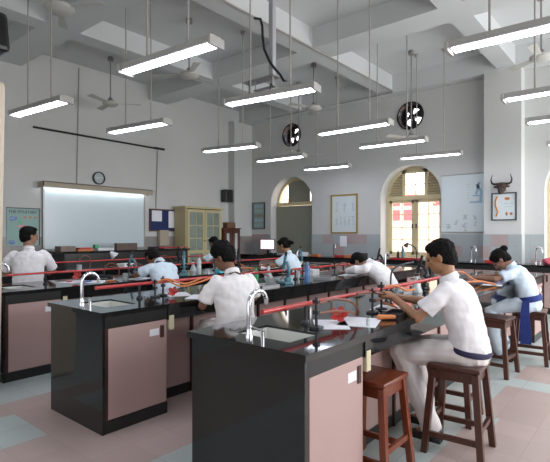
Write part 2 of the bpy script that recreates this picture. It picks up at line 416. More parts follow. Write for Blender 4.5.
LAMPS = [(-6.67,2.5,-5.33,2.63,'tube light hung farthest left in the photo, beside the round fan hub'),
 (-4.07,2.53,-2.79,2.64,'largest bright tube light in the photo, hung over the second bench'),
 (-6.57,3.89,-5.36,4.06,'tube light hung above the wall clock, in front of the whiteboard wall'),
 (-4.06,3.96,-2.86,4.15,'tube light hung just under the ceiling pole with the looping black cable'),
 (-6.72,5.93,-5.51,6.16,'tube light hung above the yellow cupboard and left of the corner'),
 (-6.78,7.48,-5.47,7.56,'tube light hung just below the exhaust fan over the boarded-up arch'),
 (-4.18,6.08,-2.91,6.1,'tube light hung left of the right-hand exhaust fan, first below the beam'),
 (-4.22,7.48,-3.0,7.57,'tube light hung directly under the right-hand exhaust fan'),
 (-6.69,9.18,-5.52,9.29,'smallest tube light, hung above the gilt framed picture'),
 (-4.19,9.11,-2.96,9.28,'tube light hung in front of the top of the sunlit arched window'),
 (-1.43,4.02,-.18,4.08,'large tube light cut by the right edge at upper right, nearest of its column'),
 (-1.45,5.92,-.2,5.95,'tube light cut by the right edge, next below the large one'),
 (-1.48,7.35,-.23,7.38,'short-looking tube light cut by the right edge above the bull head'),
 (-1.55,9.38,-.30,9.38,'tube light barely showing at the right edge, right of the bull head')]
for l in LAMPS: lamp(*l)
for x, y in ((-1.45, 2.3), (-4.1, .9), (-6.7, .9), (-1.4, .6), (1.0, 2.3), (1.0, 4.2), (1.0, 6.2), (1.0, 9.0)):  # unseen tube lights added as fill for the dark interior
    lamp(x, y, x+1.25, y, 'added fill tube light of the same kind, out of view')

# ------------------------------------------------------------------ ceiling fans
m_fan = mat('fan_cream_enamel', (.52, .51, .47), .4); m_fanrod = mat('fan_rod', (.24, .23, .22), .5)
def ceiling_fan(x, y, z, ang, label, big=1):
    t = thing('ceiling_fan', label, 'fan', (x, y, z), ang, 'ceiling fans on long rods'); h = ceil_z(x, y)-z
    add('rod', MB().tube([(0, 0, .05), (0, 0, h)], .013).lathe([(.06, h-.08), (.05, h)], n=12).lathe([(.07, .04), (.03, .12)], n=12), m_fanrod, t)
    add('motor', MB().lathe([(.04, -.06), (.12*big, -.05), (.16*big, -.015), (.16*big, .02), (.10, .05), (.03, .06)], n=22), m_fan, t, True)
    for k in range(3):
        a = 2*pi*k/3; b = MB(); d = V((cos(a), sin(a), 0)); s = V((-sin(a), cos(a), 0))
        b.hexa([d*.14-s*.04+V((0,0,-.012)), d*.62-s*.065+V((0,0,-.012)), d*.62+s*.065+V((0,0,.012)), d*.14+s*.04+V((0,0,.006))],
               [d*.14-s*.04+V((0,0,-.006)), d*.62-s*.065+V((0,0,-.006)), d*.62+s*.065+V((0,0,.018)), d*.14+s*.04+V((0,0,.012))])
        add('blade', b, m_fan, t)
ceiling_fan(-5.98, 2.81, 4.40, R(30), 'ceiling fan with a round cream hub at the upper left edge', 1.15)
ceiling_fan(-8.8, 5.2, 4.2, .9, 'ceiling fan on a long rod in front of the whiteboard wall')
ceiling_fan(-6.2, 5.14, 4.2, 1.6, 'ceiling fan behind and above the largest bright tube light')
ceiling_fan(-5.75, 8.2, 4.2, .2, 'ceiling fan with a round cream hub between the two exhaust fans', 1.1)
ceiling_fan(-3.85, 8.9, 3.40, 2.2, 'ceiling fan hung low just below the right-hand exhaust fan')
ceiling_fan(-1.41, 8.1, 4.2, .5, 'ceiling fan at the right edge between two tube lights')
ceiling_fan(-6.75, 9.0, 3.42, .7, 'ceiling fan hung low just above the boarded-up arch')

# projector bracket and cable
t = thing('projector_bracket', 'grey ceiling pole ending in an empty bracket plate above a tube light', 'bracket', (-3.67, 4.35, 3.32))
add('pole', MB().box(-.032, .032, -.032, .032, .10, ceil_z(-3.67, 4.35)-3.32), mat('grey_paint', (.40, .40, .42), .5), t)
add('bracket_plate', MB().box(-.46, .06, -.05, .1, .09, .105).box(-.30, .04, -.02, .05, -.03, -.02).bar((-.28, 0, .1), (-.28, 0, -.03), .01).bar((0, 0, .1), (0, 0, -.03), .03), m_grmetal, t)
add('tray', MB().tube([(-.34, -.06, -.14), (-.10, -.06, -.13), (-.05, -.06, -.11), (.02, -.06, -.12)], .008).bar((-.33, -.06, .1), (-.33, -.06, -.14), .012).bar((0, -.03, 0), (0, -.05, -.12), .012), m_dkmetal, t)
cb = [(-3.92, 4.3, 4.19), (-3.82, 4.3, 4.15), (-3.79, 4.3, 4.05), (-3.785, 4.3, 3.92), (-3.76, 4.3, 3.76), (-3.67, 4.3, 3.58), (-3.58, 4.3, 3.47), (-3.50, 4.3, 3.38), (-3.45, 4.3, 3.30), (-3.38, 4.27, 3.28)]
tag(add('cable', MB().tube(cb, .016), m_dkmetal, smooth=True), 'thick black cable looping down beside the grey ceiling pole', 'cable')
# conduits
for i, (pts, r, lab) in enumerate((
    ([(-4.77, -2, 4.80), (-4.77, 10.0, 4.80)], .014, 'long brown conduit along the bottom edge of the middle ceiling beam'),
    ([(-8.6, 9.985, 4.765), (-4.77, 9.985, 4.765)], .014, 'brown conduit along the beam over the far wall'),
    ([(-4.7, 4.05, 5.155), (-2.6, 4.05, 5.155)], .008, 'thin conduit on the ceiling above the ceiling pole'),
    ([(-4.7, 8.1, 5.155), (-2.6, 8.1, 5.155)], .008, 'thin conduit on the ceiling in front of the far wall'),
    ([(-2.1, 5.9, 5.155), (0, 5.9, 5.155)], .008, 'thin conduit on the ceiling at upper right'),
    ([(-7.35, 4.1, 5.155), (-5.2, 4.1, 5.155)], .008, 'thin conduit on the ceiling at upper left'))):
    tag(add('conduit', MB().tube(pts, r), m_rod), lab, 'conduit')
tag(add('pipe', MB().tube([(XL+.03, 4.04, 3.64), (XL+.03, 7.2, 3.63)], .022).box(XL, XL+.05, 6.95, 7.25, 3.61, 3.66), m_dkmetal), 'long black pipe running along the left wall above the clock', 'pipe')
tag(add('wire', MB().tube([(XL+.02, 7.05, 3.6), (XL+.02, 7.0, 2.12)], .012), m_rod), 'thin wire dropping from the black wall pipe to the pinboard', 'wire')
tag(add('wire', MB().tube([(XL+.02, 5.0, 5.1), (XL+.02, 4.95, 2.56)], .009), m_rod), 'thin wire dropping down the left wall to the whiteboard light', 'wire')

# ------------------------------------------------------------------ left wall furniture
t = thing('whiteboard', 'large wide whiteboard on the left wall under a light box', 'whiteboard', (XL, 4.25, 1.17))
add('surface', MB().box(.012, .04, 0, 2.38, 0, 1.27), m_board, t)
fr = MB().box(.0, .055, -.03, 0, -.03, 1.3).box(0, .055, 2.38, 2.41, -.03, 1.3).box(0, .055, 0, 2.38, -.03, 0).box(0, .055, 0, 2.38, 1.27, 1.3)
add('frame', fr, m_grmetal, t)
t = thing('board_light', 'beige light box with two glowing tubes above the whiteboard', 'light', (XL, 4.14, 2.43))
add('valance', MB().box(.23, .25, 0, 2.60, 0, .115).box(0, .25, 0, 2.60, .10, .115).box(0, .25, 0, .015, 0, .1).box(0, .25, 2.585, 2.60, 0, .1), m_valance, t)
for a in (.08, 1.32): add('tube', MB().tube([(.13, a, .03), (.13, a+1.2, .03)], .016), m_boardglow, t)
t = thing('wall_clock', 'round grey wall clock above the whiteboard', 'clock', (XL, 5.46, 2.74))
add('rim', MB().rings([[(xx, rr*cos(a), rr*sin(a)) for a in [2*pi*k/28 for k in range(28)]] for xx, rr in ((0, .145), (.05, .145), (.05, .12), (.02, .12))]), m_dkmetal, t, True)
add('dial', MB().disc((.025, 0, 0), .12, 'x', .01), mat('clock_dial', (.40, .45, .47), .4), t)
add('hand', MB().bar((.034, -.1, .01), (.034, .07, .01), .012, .008).bar((.034, 0, .01), (.034, -.05, -.03), .01, .008), m_white, t)
# poster at the left
t = thing('poster', 'mint green handmade poster with a black heading beside the whiteboard', 'poster', (XL, 3.55, 1.25))
add('sheet', MB().box(.012, .025, 0, .6, 0, .74), m_mint, t)
add('frame', MB().box(.012, .035, -.01, .62, .73, .75).box(.012, .035, .6, .62, 0, .74), m_dkmetal, t)
o = add('lettering', text_mesh('THE PITUITARY', .078, m_dkmetal), m_dkmetal, t, loc=(.028, .025, .64)); o.rotation_euler = (R(90), 0, R(90))
for (y, z, ry, rz, mm, nm) in ((.09, .53, .05, .045, m_blue, 'blue_drawing'), (.15, .54, .04, .03, m_blue, 'blue_drawing'), (.09, .07, .06, .045, m_blue, 'blue_drawing'),
    (.24, .47, .035, .045, m_green, 'green_drawing'), (.33, .56, .03, .02, m_orange, 'orange_drawing'), (.43, .56, .03, .02, m_orange, 'orange_drawing'), (.53, .56, .03, .02, m_orange, 'orange_drawing')):
    add(nm, MB().ell((.027, y, z), (.003, ry, rz)), mm, t)
add('red_label', MB().box(.025, .028, .2, .33, .36, .40), m_red, t)
# pinboard, box
t = thing('pinboard', 'navy pinboard with two white notices right of the whiteboard', 'noticeboard', (XL, 6.82, 1.58))
add('felt', MB().box(.012, .03, 0, .86, 0, .5), m_navy, t)
add('frame', MB().box(.01, .045, -.02, .88, .5, .53).box(.01, .045, -.02, .88, -.03, 0).box(.01, .045, -.02, 0, 0, .5).box(.01, .045, .86, .88, 0, .5), m_brown, t)
add('notice', MB().box(.03, .034, .05, .35, .22, .49), m_paper, t); add('notice', MB().box(.03, .034, .56, .85, .06, .49), m_paper, t)
tag(add('dispenser', MB().box(XL+.012, XL+.14, 7.04, 7.32, 1.18, 1.58), m_valance, bevel=.02), 'beige box mounted under the navy pinboard', 'dispenser')
t = thing('loudspeaker', 'black loudspeaker mounted high on the wall near the corner', 'speaker', (XL+.14, 9.36, 2.58))
add('cabinet', MB().box(-.1, .1, -.14, .14, -.18, .18), m_black, t, bevel=.015); add('grille', MB().box(.1, .107, -.12, .12, -.16, .16), m_dkmetal, t)
add('bracket', MB().box(-.14, -.1, -.03, .03, -.04, .04), m_dkmetal, t)
# yellow cupboard
def cupboard():
    t = thing('glazed_cupboard', 'tall yellow cupboard with two glazed doors against the left wall', 'cupboard', (-9.7, 7.55, 0))
    b = MB().box(0, .45, 0, 1.25, 0, .1).box(0, .45, 0, .04, .1, 2.14).box(0, .45, 1.21, 1.25, .1, 2.14).box(0, .04, .04, 1.21, .1, 2.14).box(0, .49, -.04, 1.29, 2.14, 2.19)
    add('carcass', b, m_yellow, t)
    for z in (.55, .95, 1.35, 1.75): add('shelf', MB().box(.04, .42, .04, 1.21, z, z+.02), m_yellow, t)
    for y0 in (.04, .63):
        d = MB(); y1 = y0+.58; d.box(.45, .48, y0, y0+.07, .12, 2.12).box(.45, .48, y1-.07, y1, .12, 2.12)
        for z in (.12, .98, 2.04): d.box(.45, .48, y0+.07, y1-.07, z, z+.08)
        o = add('door', d, m_yellow, t)
        g = MB()
        g.box(.455, .475, (y0+y1)/2-.012, (y0+y1)/2+.012, 1.06, 2.04)
        for z in (1.37, 1.70): g.box(.455, .475, y0+.07, y1-.07, z-.012, z+.012)
        add('glazing_bar', g, m_yellow, o); add('glass', MB().box(.462, .468, y0+.07, y1-.07, .2, 2.04), m_glass, o)
        add('knob', MB().ell((.49, y0+.03 if y0 > .3 else y1-.03, 1.3), (.015, .015, .015)), m_dkmetal, o)
cupboard()
t = thing('brown_cupboard', 'small dark brown cupboard with pale glass doors in the corner', 'cupboard', (-9.68, 8.86, 0))
add('carcass', MB().box(0, .42, 0, .68, 0, 1.62).box(0, .45, -.03, .70, 1.62, 1.65), m_brown, t)
for y0 in (.03, .35):
    o = add('door', MB().box(.42, .44, y0, y0+.3, .1, 1.58), m_brown, t); add('glass', MB().box(.44, .445, y0+.1, y0+.2, .7, 1.5), m_flask, o)
tag(add('cardboard_box', MB().box(-9.6, -9.35, 9.12, 9.45, 1.65, 1.81), wood('cardboard', (.16, .08, .04), (.22, .12, .07), .8), bevel=.01), 'brown box on top of the small brown corner cupboard', 'box')
tag(add('jar', MB().lathe([(.04, 0), (.05, .02), (.05, .13), (.02, .17), (.02, .2)], (-9.45, 8.98, 1.65)), m_flask, smooth=True), 'white jar on top of the small brown corner cupboard', 'jar')

# ------------------------------------------------------------------ pictures on the far wall
def picture(nm, x0, x1, z0, z1, y, fm, sm, label, cat, fw=.04):
    t = thing(nm, label, cat, (x0, y, z0)); W, H = x1-x0, z1-z0
    add('frame', MB().box(0, W, -.03, 0, H-fw, H).box(0, W, -.03, 0, 0, fw).box(0, fw, -.03, 0, fw, H-fw).box(W-fw, W, -.03, 0, fw, H-fw), fm, t)
    add('sheet', MB().box(fw, W-fw, -.012, -.002, fw, H-fw), sm, t); return t, W, H
m_ink = mat('grey_ink', (.34, .38, .40), .8); m_bluei = mat('pale_blue_ink', (.34, .48, .58), .8); m_orgi = mat('orange_ink', (.55, .22, .08), .8)
t, W, H = picture('framed_picture', -6.66, -5.86, 1.49, 2.50, YF, m_gold, m_chartp, 'gilt framed chart of small drawings in rows on the far wall', 'picture')
random.seed(3)
for j, z in enumerate((.22, .58)):
    d = MB()
    for i in range(3 if j else 5):
        cx = .16+i*(.24 if j else .12)
        for k in range(7): d.box(cx+random.uniform(-.03, .03), cx+random.uniform(.03, .06), -.015, -.012, z+k*.035, z+k*.035+.014)
    add('figure_drawing', d, m_ink, t)
t, W, H = picture('framed_poster', -9.45, -8.97, 1.63, 2.42, YF, m_dkmetal, mat('green_grey_print', (.30, .36, .33), .5), 'small framed poster with blue and green panels left of the boarded-up arch', 'poster', .02)
for k in range(5): add('print_panel', MB().box(.06, W-.06, -.016, -.012, .08+k*.14, .16+k*.14), (m_mint, m_bluei, m_panelg)[k % 3], t)
t, W, H = picture('framed_picture', -2.62, -2.16, 1.75, 2.30, YF-.3, m_dkmetal, m_chartp, 'black framed chart with an orange spine drawing under the bull head', 'picture', .02)
add('spine_drawing', MB().tube([(.09, -.016, .08), (.12, -.016, .18), (.08, -.016, .28), (.07, -.016, .38), (.11, -.016, .48)], .016), m_orgi, t)
add('bone_drawing', MB().ell((.29, -.015, .43), (.05, .003, .03)).ell((.28, -.015, .13), (.02, .003, .04)).ell((.36, -.015, .13), (.03, .003, .03)), m_orgi, t)
add('caption', MB().box(.24, .30, -.015, -.012, .33, .34).box(.34, .40, -.015, -.012, .33, .34).box(.25, .38, -.015, -.012, .27, .275), m_bluei, t)
t = thing('wall_chart', 'large pale roll-down chart with a blue microscope drawing right of the sunlit window', 'chart', (-3.74, YF, 1.52))
add('sheet', MB().box(0, .95, -.014, -.008, 0, 1.25), m_chartp, t)
add('roller', MB().tube([(-.01, -.015, 0), (.96, -.015, 0)], .014).tube([(-.01, -.015, 1.25), (.96, -.015, 1.25)], .012), m_case, t)
d = MB(); y = -.016
d.box(.60, .86, y, y+.002, .62, .66); d.bar((.82, y, .66), (.84, y, .86), .05, .004, (0, 1, 0)); d.bar((.84, y, .86), (.74, y, 1.02), .06, .004, (0, 1, 0)); d.bar((.73, y, .80), (.80, y, 1.06), .05, .004, (0, 1, 0)); d.box(.66, .80, y, y+.002, .76, .79)
add('microscope_drawing', d, m_bluei, t)
d = MB(); random.seed(5)
for cx, cz, s in ((.15, .12, .05), (.32, .2, .05), (.50, .15, .07), (.50, .32, .05), (.72, .18, .04), (.72, .3, .05), (.50, .05, .05)):
    for k in range(5): d.box(cx-s*random.random(), cx+s*random.random(), y, y+.002, cz+k*.02-.04, cz+k*.02-.028)
for k in range(6): d.box(.55, .6, y, y+.002, .72+k*.06, .725+k*.06)
add('small_drawing', d, m_ink, t)
tag(add('notice', MB().box(-6.38, -6.18, YF-.018, YF-.013, 1.16, 1.43), m_paper), 'white paper notice taped on the tiles under the gilt framed chart', 'notice')

# bull head
def remesh(mb, name, mt, vox, smooth_it=3, disp=0, dscale=8):
    me = mb.mesh(name+'_tmp', mt); o = bpy.data.objects.new('tmp', me); C.objects.link(o)
    r = o.modifiers.new('r', 'REMESH'); r.mode = 'VOXEL'; r.voxel_size = vox; r.use_smooth_shade = True
    if smooth_it:
        s = o.modifiers.new('s', 'SMOOTH'); s.factor = .5; s.iterations = smooth_it
    dg = bpy.context.evaluated_depsgraph_get(); out = bpy.data.meshes.new_from_object(o.evaluated_get(dg)); out.name = name
    bpy.data.objects.remove(o); bpy.data.meshes.remove(me)
    if disp:
        no = [v.normal.copy() for v in out.vertices]
        for v, nn in zip(out.vertices, no):
            p = v.co*dscale; q = v.co*dscale*2.3
            v.co += nn*(noise.noise(V((p.x, p.y, p.z*.6)))*disp + noise.noise(V((q.x*.7, q.y, q.z)))*disp*.5)
    for p in out.polygons: p.use_smooth = True
    if not out.materials: out.materials.append(mt)
    return out
t = thing('bull_head', 'dark mounted bull head with two upturned horns on the pilaster', 'trophy', (-2.42, YF-.31, 2.28))
h = MB(); h.ell((0, -.10, .16), (.13, .10, .11)).ell((0, -.15, .06), (.085, .09, .10)).ell((0, -.17, -.0), (.06, .07, .055)).ell((0, -.05, .22), (.15, .07, .06))
h.ell((-.15, -.08, .16), (.06, .02, .03)).ell((.15, -.08, .16), (.06, .02, .03)).box(-.09, .09, -.08, 0, .04, .24)
add('head', remesh(h, 'head', m_bull, .012, 2), m_bull, t)
for s in (-1, 1):
    add('horn', MB().tube([(s*.09, -.08, .24), (s*.17, -.09, .23), (s*.235, -.10, .26), (s*.26, -.11, .34), (s*.235, -.12, .44), (s*.215, -.12, .50)], [.032, .03, .026, .02, .012, .003], 10), m_horn, t, True)
    add('eye', MB().ell((s*.075, -.19, .13), (.014, .014, .014)), m_eye, t)
t.scale = (.74, .74, .74); t.location.z = 2.30

# ------------------------------------------------------------------ lab benches
CX = {'C': -1.71, 'B': -3.53, 'A': -5.38, 'Z': -7.23}
BY0, BY1 = 1.76, 7.65
def gooseneck(t, x, y, z, dirv=(0, 1), nm='tap', k=1):
    mb = MB(); dx, dy = dirv; r = .072*k; hz = .185*k; pts = [(x, y, z), (x, y, z+hz)]
    for i in range(1, 9):
        a = pi - pi*i/8*1.05; pts.append((x+dx*(r+r*cos(a)), y+dy*(r+r*cos(a)), z+hz+r*sin(a)))
    mb.tube(pts, .0135*k, 10)
    o = add(nm, mb, m_chrome, t, True, label='chrome tap')
    add('tap_base', MB().lathe([(.022, 0), (.022, .02), (.016, .03), (.016, .07)], (x, y, z), 12), m_chrome, o, True)
    add('lever', MB().tube([(x, y, z+.07), (x+.045, y+.02, z+.055), (x+.085, y+.03, z+.05)], .007, 8).lathe([(.012, 0), (.012, .06)], (x+.07, y+.03, z), 10), m_chrome, o, True)
def bench(key, label):
    cx = CX[key]; t = thing('lab_bench', label, 'lab bench', (cx, BY0, 0), 0, 'long black laboratory benches'); L = BY1-BY0; hw = .43
    sinks = [(.16, .44)] + [(L-.44, L-.16)]
    w = MB(); ys = [0, .16, .44, L-.44, L-.16, L]; z0, z1 = .865, .90
    w.box(-hw, hw, 0, .16, z0, z1).box(-hw, hw, .44, L-.44, z0, z1).box(-hw, hw, L-.16, L, z0, z1)
    for a, b in sinks: w.box(-hw, -.19, a, b, z0, z1).box(.21, hw, a, b, z0, z1)
    w.box(-hw+.015, hw-.015, .6, L-.6, .765, z0)
    add('worktop', w, m_granite, t)
    for a, b in sinks:
        s = MB().box(-.19, .21, a, b, .70, .71).box(-.19, -.175, a, b, .71, .888).box(.195, .21, a, b, .71, .888).box(-.175, .195, a, a+.015, .71, .888).box(-.175, .195, b-.015, b, .71, .888)
        add('sink', s, m_ceramic, t)
    add('end_panel', MB().box(-.41, .41, .02, .04, 0, z0), m_granite, t); add('end_panel', MB().box(-.41, .41, L-.04, L-.02, 0, z0), m_granite, t)
    for a, b in ((.04, .60), (L-.60, L-.04)):
        bd = MB().box(-.38, .38, a, b, .09, .695).box(-.38, -.2, a, b, .695, .775).box(.22, .38, a, b, .695, .775)
        add('cabinet_body', bd, m_brownedge, t)
        add('plinth', MB().box(-.405, .405, a, b, 0, .09), m_black, t)
        add('fascia', MB().box(.38, .405, a, b, .775, z0), m_black, t); add('fascia', MB().box(-.405, -.38, a, b, .775, z0), m_black, t)
        for s in (1, -1):
            d = add('door', MB().box(*(sorted((s*.38, s*.402))), a+.03, b-.005, .095, .77), m_pink, t, bevel=.003)
            x0, x1 = sorted((s*.38, s*.404)); add('door_edge', MB().box(x0, x1, a, a+.028, .09, .775).box(x0, x1, a+.028, b, .772, .778), m_brownedge, d)
            x0, x1 = sorted((s*.402, s*.41)); add('handle', MB().box(x0, x1, b-.07, b-.035, .63, .73), m_brownedge, d, bevel=.003)
            x0, x1 = sorted((s*.402, s*.4035)); add('door_tag', MB().box(x0, x1, b-.17, b-.08, .655, .71), m_paper, d)
    # recessed panels along the kneeholes
    n0, n1 = .60, L-.60; k = 10; st = (n1-n0)/k
    for s in (1, -1):
        for i in range(k):
            x0, x1 = sorted((s*.11, s*.13)); add('back_panel', MB().box(x0, x1, n0+i*st+.025, n0+(i+1)*st, .09, .765), m_pink, t)
            x0, x1 = sorted((s*.11, s*.15)); add('divider', MB().box(x0, x1, n0+i*st, n0+i*st+.025, 0, .765), m_brownedge, t)
        x0, x1 = sorted((s*.11, s*.135)); add('plinth', MB().box(x0, x1, n0, n1, 0, .09), m_black, t)
        x0, x1 = sorted((s*.38, s*.42)); add('socket_box', MB().box(x0, x1, .61, .66, .68, .80), m_cream, t, bevel=.004)
    gooseneck(t, -.010, .083, .90); gooseneck(t, -.010, L-.52, .90)
    p = add('gas_pipe', MB().tube([(-.02, .20, 1.03), (-.02, 3.35 if key == 'C' else L-.6, 1.03)], .0145 if key in 'CB' else .012, 12), m_red, t, True)
    for y in ((.62, 1.75, 2.9) if key == 'C' else (.62, 1.75, 2.9, 4.05, 5.15)): add('pipe_support', MB().tube([(-.02, y, .90), (-.02, y, 1.02)], .012).lathe([(.03, .90), (.03, .91), (.012, .93)], (-.02, y, 0), 10), m_dkmetal, p, True)
    return t
bench('C', 'nearest black laboratory bench with the boy in cream trousers at its right side')
bench('B', 'second black laboratory bench from the right, its near end beside the walkway')
bench('A', 'third black laboratory bench from the right, cut by the left edge')
bench('Z', 'black laboratory bench nearest the whiteboard wall, mostly hidden behind the others')

# teacher's raised black bench in front of the board
t = thing('demonstration_bench', 'tall plain black bench in front of the whiteboard', 'bench', (-8.6, 4.1, 0))
add('body', MB().box(-.55, -.02, .05, 3.0, 0, 1.1), m_black, t); add('worktop', MB().box(-.6, 0, 0, 3.05, 1.1, 1.14), m_granite, t)
add('gas_pipe', MB().tube([(-.05, 2.2, 1.17), (-.05, 3.03, 1.17)], .014), m_red, t)
# counters along the far wall
def wall_counter(x0, x1, label, table=False):
    t = thing('wall_counter', label, 'counter', (x0, 9.69, 0)); W = x1-x0
    add('worktop', MB().box(0, W, 0, .58, .86, .90), m_granite, t)
    if table:
        for x in (.05, W-.05): 
            for y in (.05, .5): add('leg', MB().box(x-.02, x+.02, y-.02, y+.02, 0, .86), m_dkmetal, t)
        add('apron', MB().box(.03, W-.03, .03, .05, .79, .86), m_black, t); return t
    add('fascia', MB().box(0, W, .02, .04, .77, .86), m_black, t); add('plinth', MB().box(0, W, .05, .5, 0, .1), m_black, t)
    k = max(1, round(W/.42)); st = W/k; add('carcass', MB().box(0, W, .06, .5, .1, .86), m_brownedge, t)
    for i in range(k):
        d = add('door', MB().box(i*st+.012, (i+1)*st-.012, .035, .06, .12, .76), m_pink, t)
        hx = (i+1)*st-.07 if i % 2 == 0 else i*st+.04; add('handle', MB().box(hx, hx+.03, .025, .035, .60, .72), m_brownedge, d)
    return t
wall_counter(-9.4, -5.42, 'black topped counter along the far wall under the gilt framed chart')
wall_counter(-5.1, -3.75, 'narrow black table on thin legs under the sunlit arched window', True)
wall_counter(-3.7, .8, 'black topped counter with pink doors along the far wall at the right')

# ------------------------------------------------------------------ stools
def make_stool(mt, label):
    t = thing('wooden_stool', label, 'stool', (0, 0, 0), 0, 'wooden stools along the benches'); H = .60
    add('seat', MB().box(-.168, .168, -.168, .168, H-.03, H), mt, t, bevel=.008)
    ap = MB().box(-.145, .145, -.145, -.125, H-.1, H-.035).box(-.145, .145, .125, .145, H-.1, H-.035).box(-.145, -.125, -.125, .125, H-.1, H-.035).box(.125, .145, -.125, .125, H-.1, H-.035)
    add('apron', ap, mt, t)
    for sx in (-1, 1):
        for sy in (-1, 1):
            a, b = .135, .18; w = .021
            f = lambda r, z: [(sx*r-w, sy*r-w, z), (sx*r+w, sy*r-w, z), (sx*r+w, sy*r+w, z), (sx*r-w, sy*r+w, z)]
            add('leg', MB().hexa(f(b, 0), f(a, H-.035)), mt, t, bevel=.003)
    at = lambda z: .18-.045*z/.565
    for s in (-1, 1):
        r = at(.13); add('stretcher', MB().bar((-r, s*r, .13), (r, s*r, .13), .022, .035), mt, t)
        r = at(.20); add('stretcher', MB().bar((s*r, -r, .20), (s*r, r, .20), .022, .035), mt, t)
    return t
s1 = make_stool(m_stool_r, 'empty glossy red-brown wooden stool tucked in at the near end of the nearest bench')
s1.location = (-1.39, 2.62, 0)
s2 = make_stool(m_stool, 'dark wooden stool under the boy in cream trousers'); s2.location = (-1.06, 3.24, 0); s2.rotation_euler.z = R(4)
for x, y, a, l in ((-1.30, 3.80, 3, 'empty dark wooden stool behind the seated boy in cream trousers'),
                   (-1.36, 5.28, -4, 'empty dark wooden stool between the seated boy and the girl with the blue sash'),
                   (-1.16, 6.02, 5, 'dark wooden stool under the girl with the royal blue sash'),
                   (-2.74, 2.82, 6, 'wooden stool under the boy with glasses'),
                   (-2.76, 5.76, 0, 'wooden stool under the boy bent low over the second bench'),
                   (-4.58, 3.50, 0, 'wooden stool under the girl with the dark ribbon'),
                   (-4.54, 5.97, 0, 'wooden stool under the girl with the red sash'),
                   (-6.00, 2.42, 4, 'wooden stool under the boy looking towards the whiteboard'),
                   (-6.40, 6.10, 0, 'wooden stool under the mostly hidden student behind the boy with glasses')):
    dup(s2, (x, y, 0), R(a), l)

# ------------------------------------------------------------------ people
def frame(fwd_pitch, yaw=0, roll=0):
    """head frame: columns forward, left, up; pitch down and yaw to the left in degrees"""
    return (M.Rotation(R(yaw), 3, 'Z') @ M.Rotation(R(fwd_pitch), 3, 'Y') @ M.Rotation(R(roll), 3, 'X'))
def hand(mb, wr, d, pn, side, curl=.5, r=.0095):
    wr, d, pn = V(wr), V(d).normalized(), V(pn).normalized(); s = d.cross(pn).normalized()*side; pn = (s.cross(d)*side).normalized() if False else pn
    for i, (o, ln) in enumerate(((.028, .068), (.010, .078), (-.009, .072), (-.027, .056))):
        base = wr + d*.015 + s*o*.6; kn = wr + d*.088 + s*o
        mb.caps(base, kn, .014, .0125, 8)
        a = curl*.7; p = kn; dirn = d
        for seg, f in enumerate((.45, .32, .23)):
            dirn = (d*cos(a) + pn*sin(a)).normalized(); q = p + dirn*ln*f; mb.caps(p, q, r*(1-.08*seg), r*(1-.08*(seg+1)), 8); p = q; a += curl*.8
    tb = wr + d*.022 + s*.022; t1 = tb + (d*.6+s*.75+pn*.2).normalized()*.042; t2 = t1 + (d*.9+s*.2+pn*.4).normalized()*.032
    mb.caps(tb, t1, .014, .012, 8); mb.caps(t1, t2, .0115, .0095, 8)
def loft(mb, ring, n=24):
    """ring: list of (centre, lateral radius, depth radius, pitch deg)"""
    out = []
    for c, a, b, p in ring:
        m = M.Rotation(R(p), 3, 'Y'); c = V(c)
        out.append([c + m @ V((b*cos(2*pi*k/n), a*sin(2*pi*k/n), 0)) for k in range(n)])
    mb.rings(out)
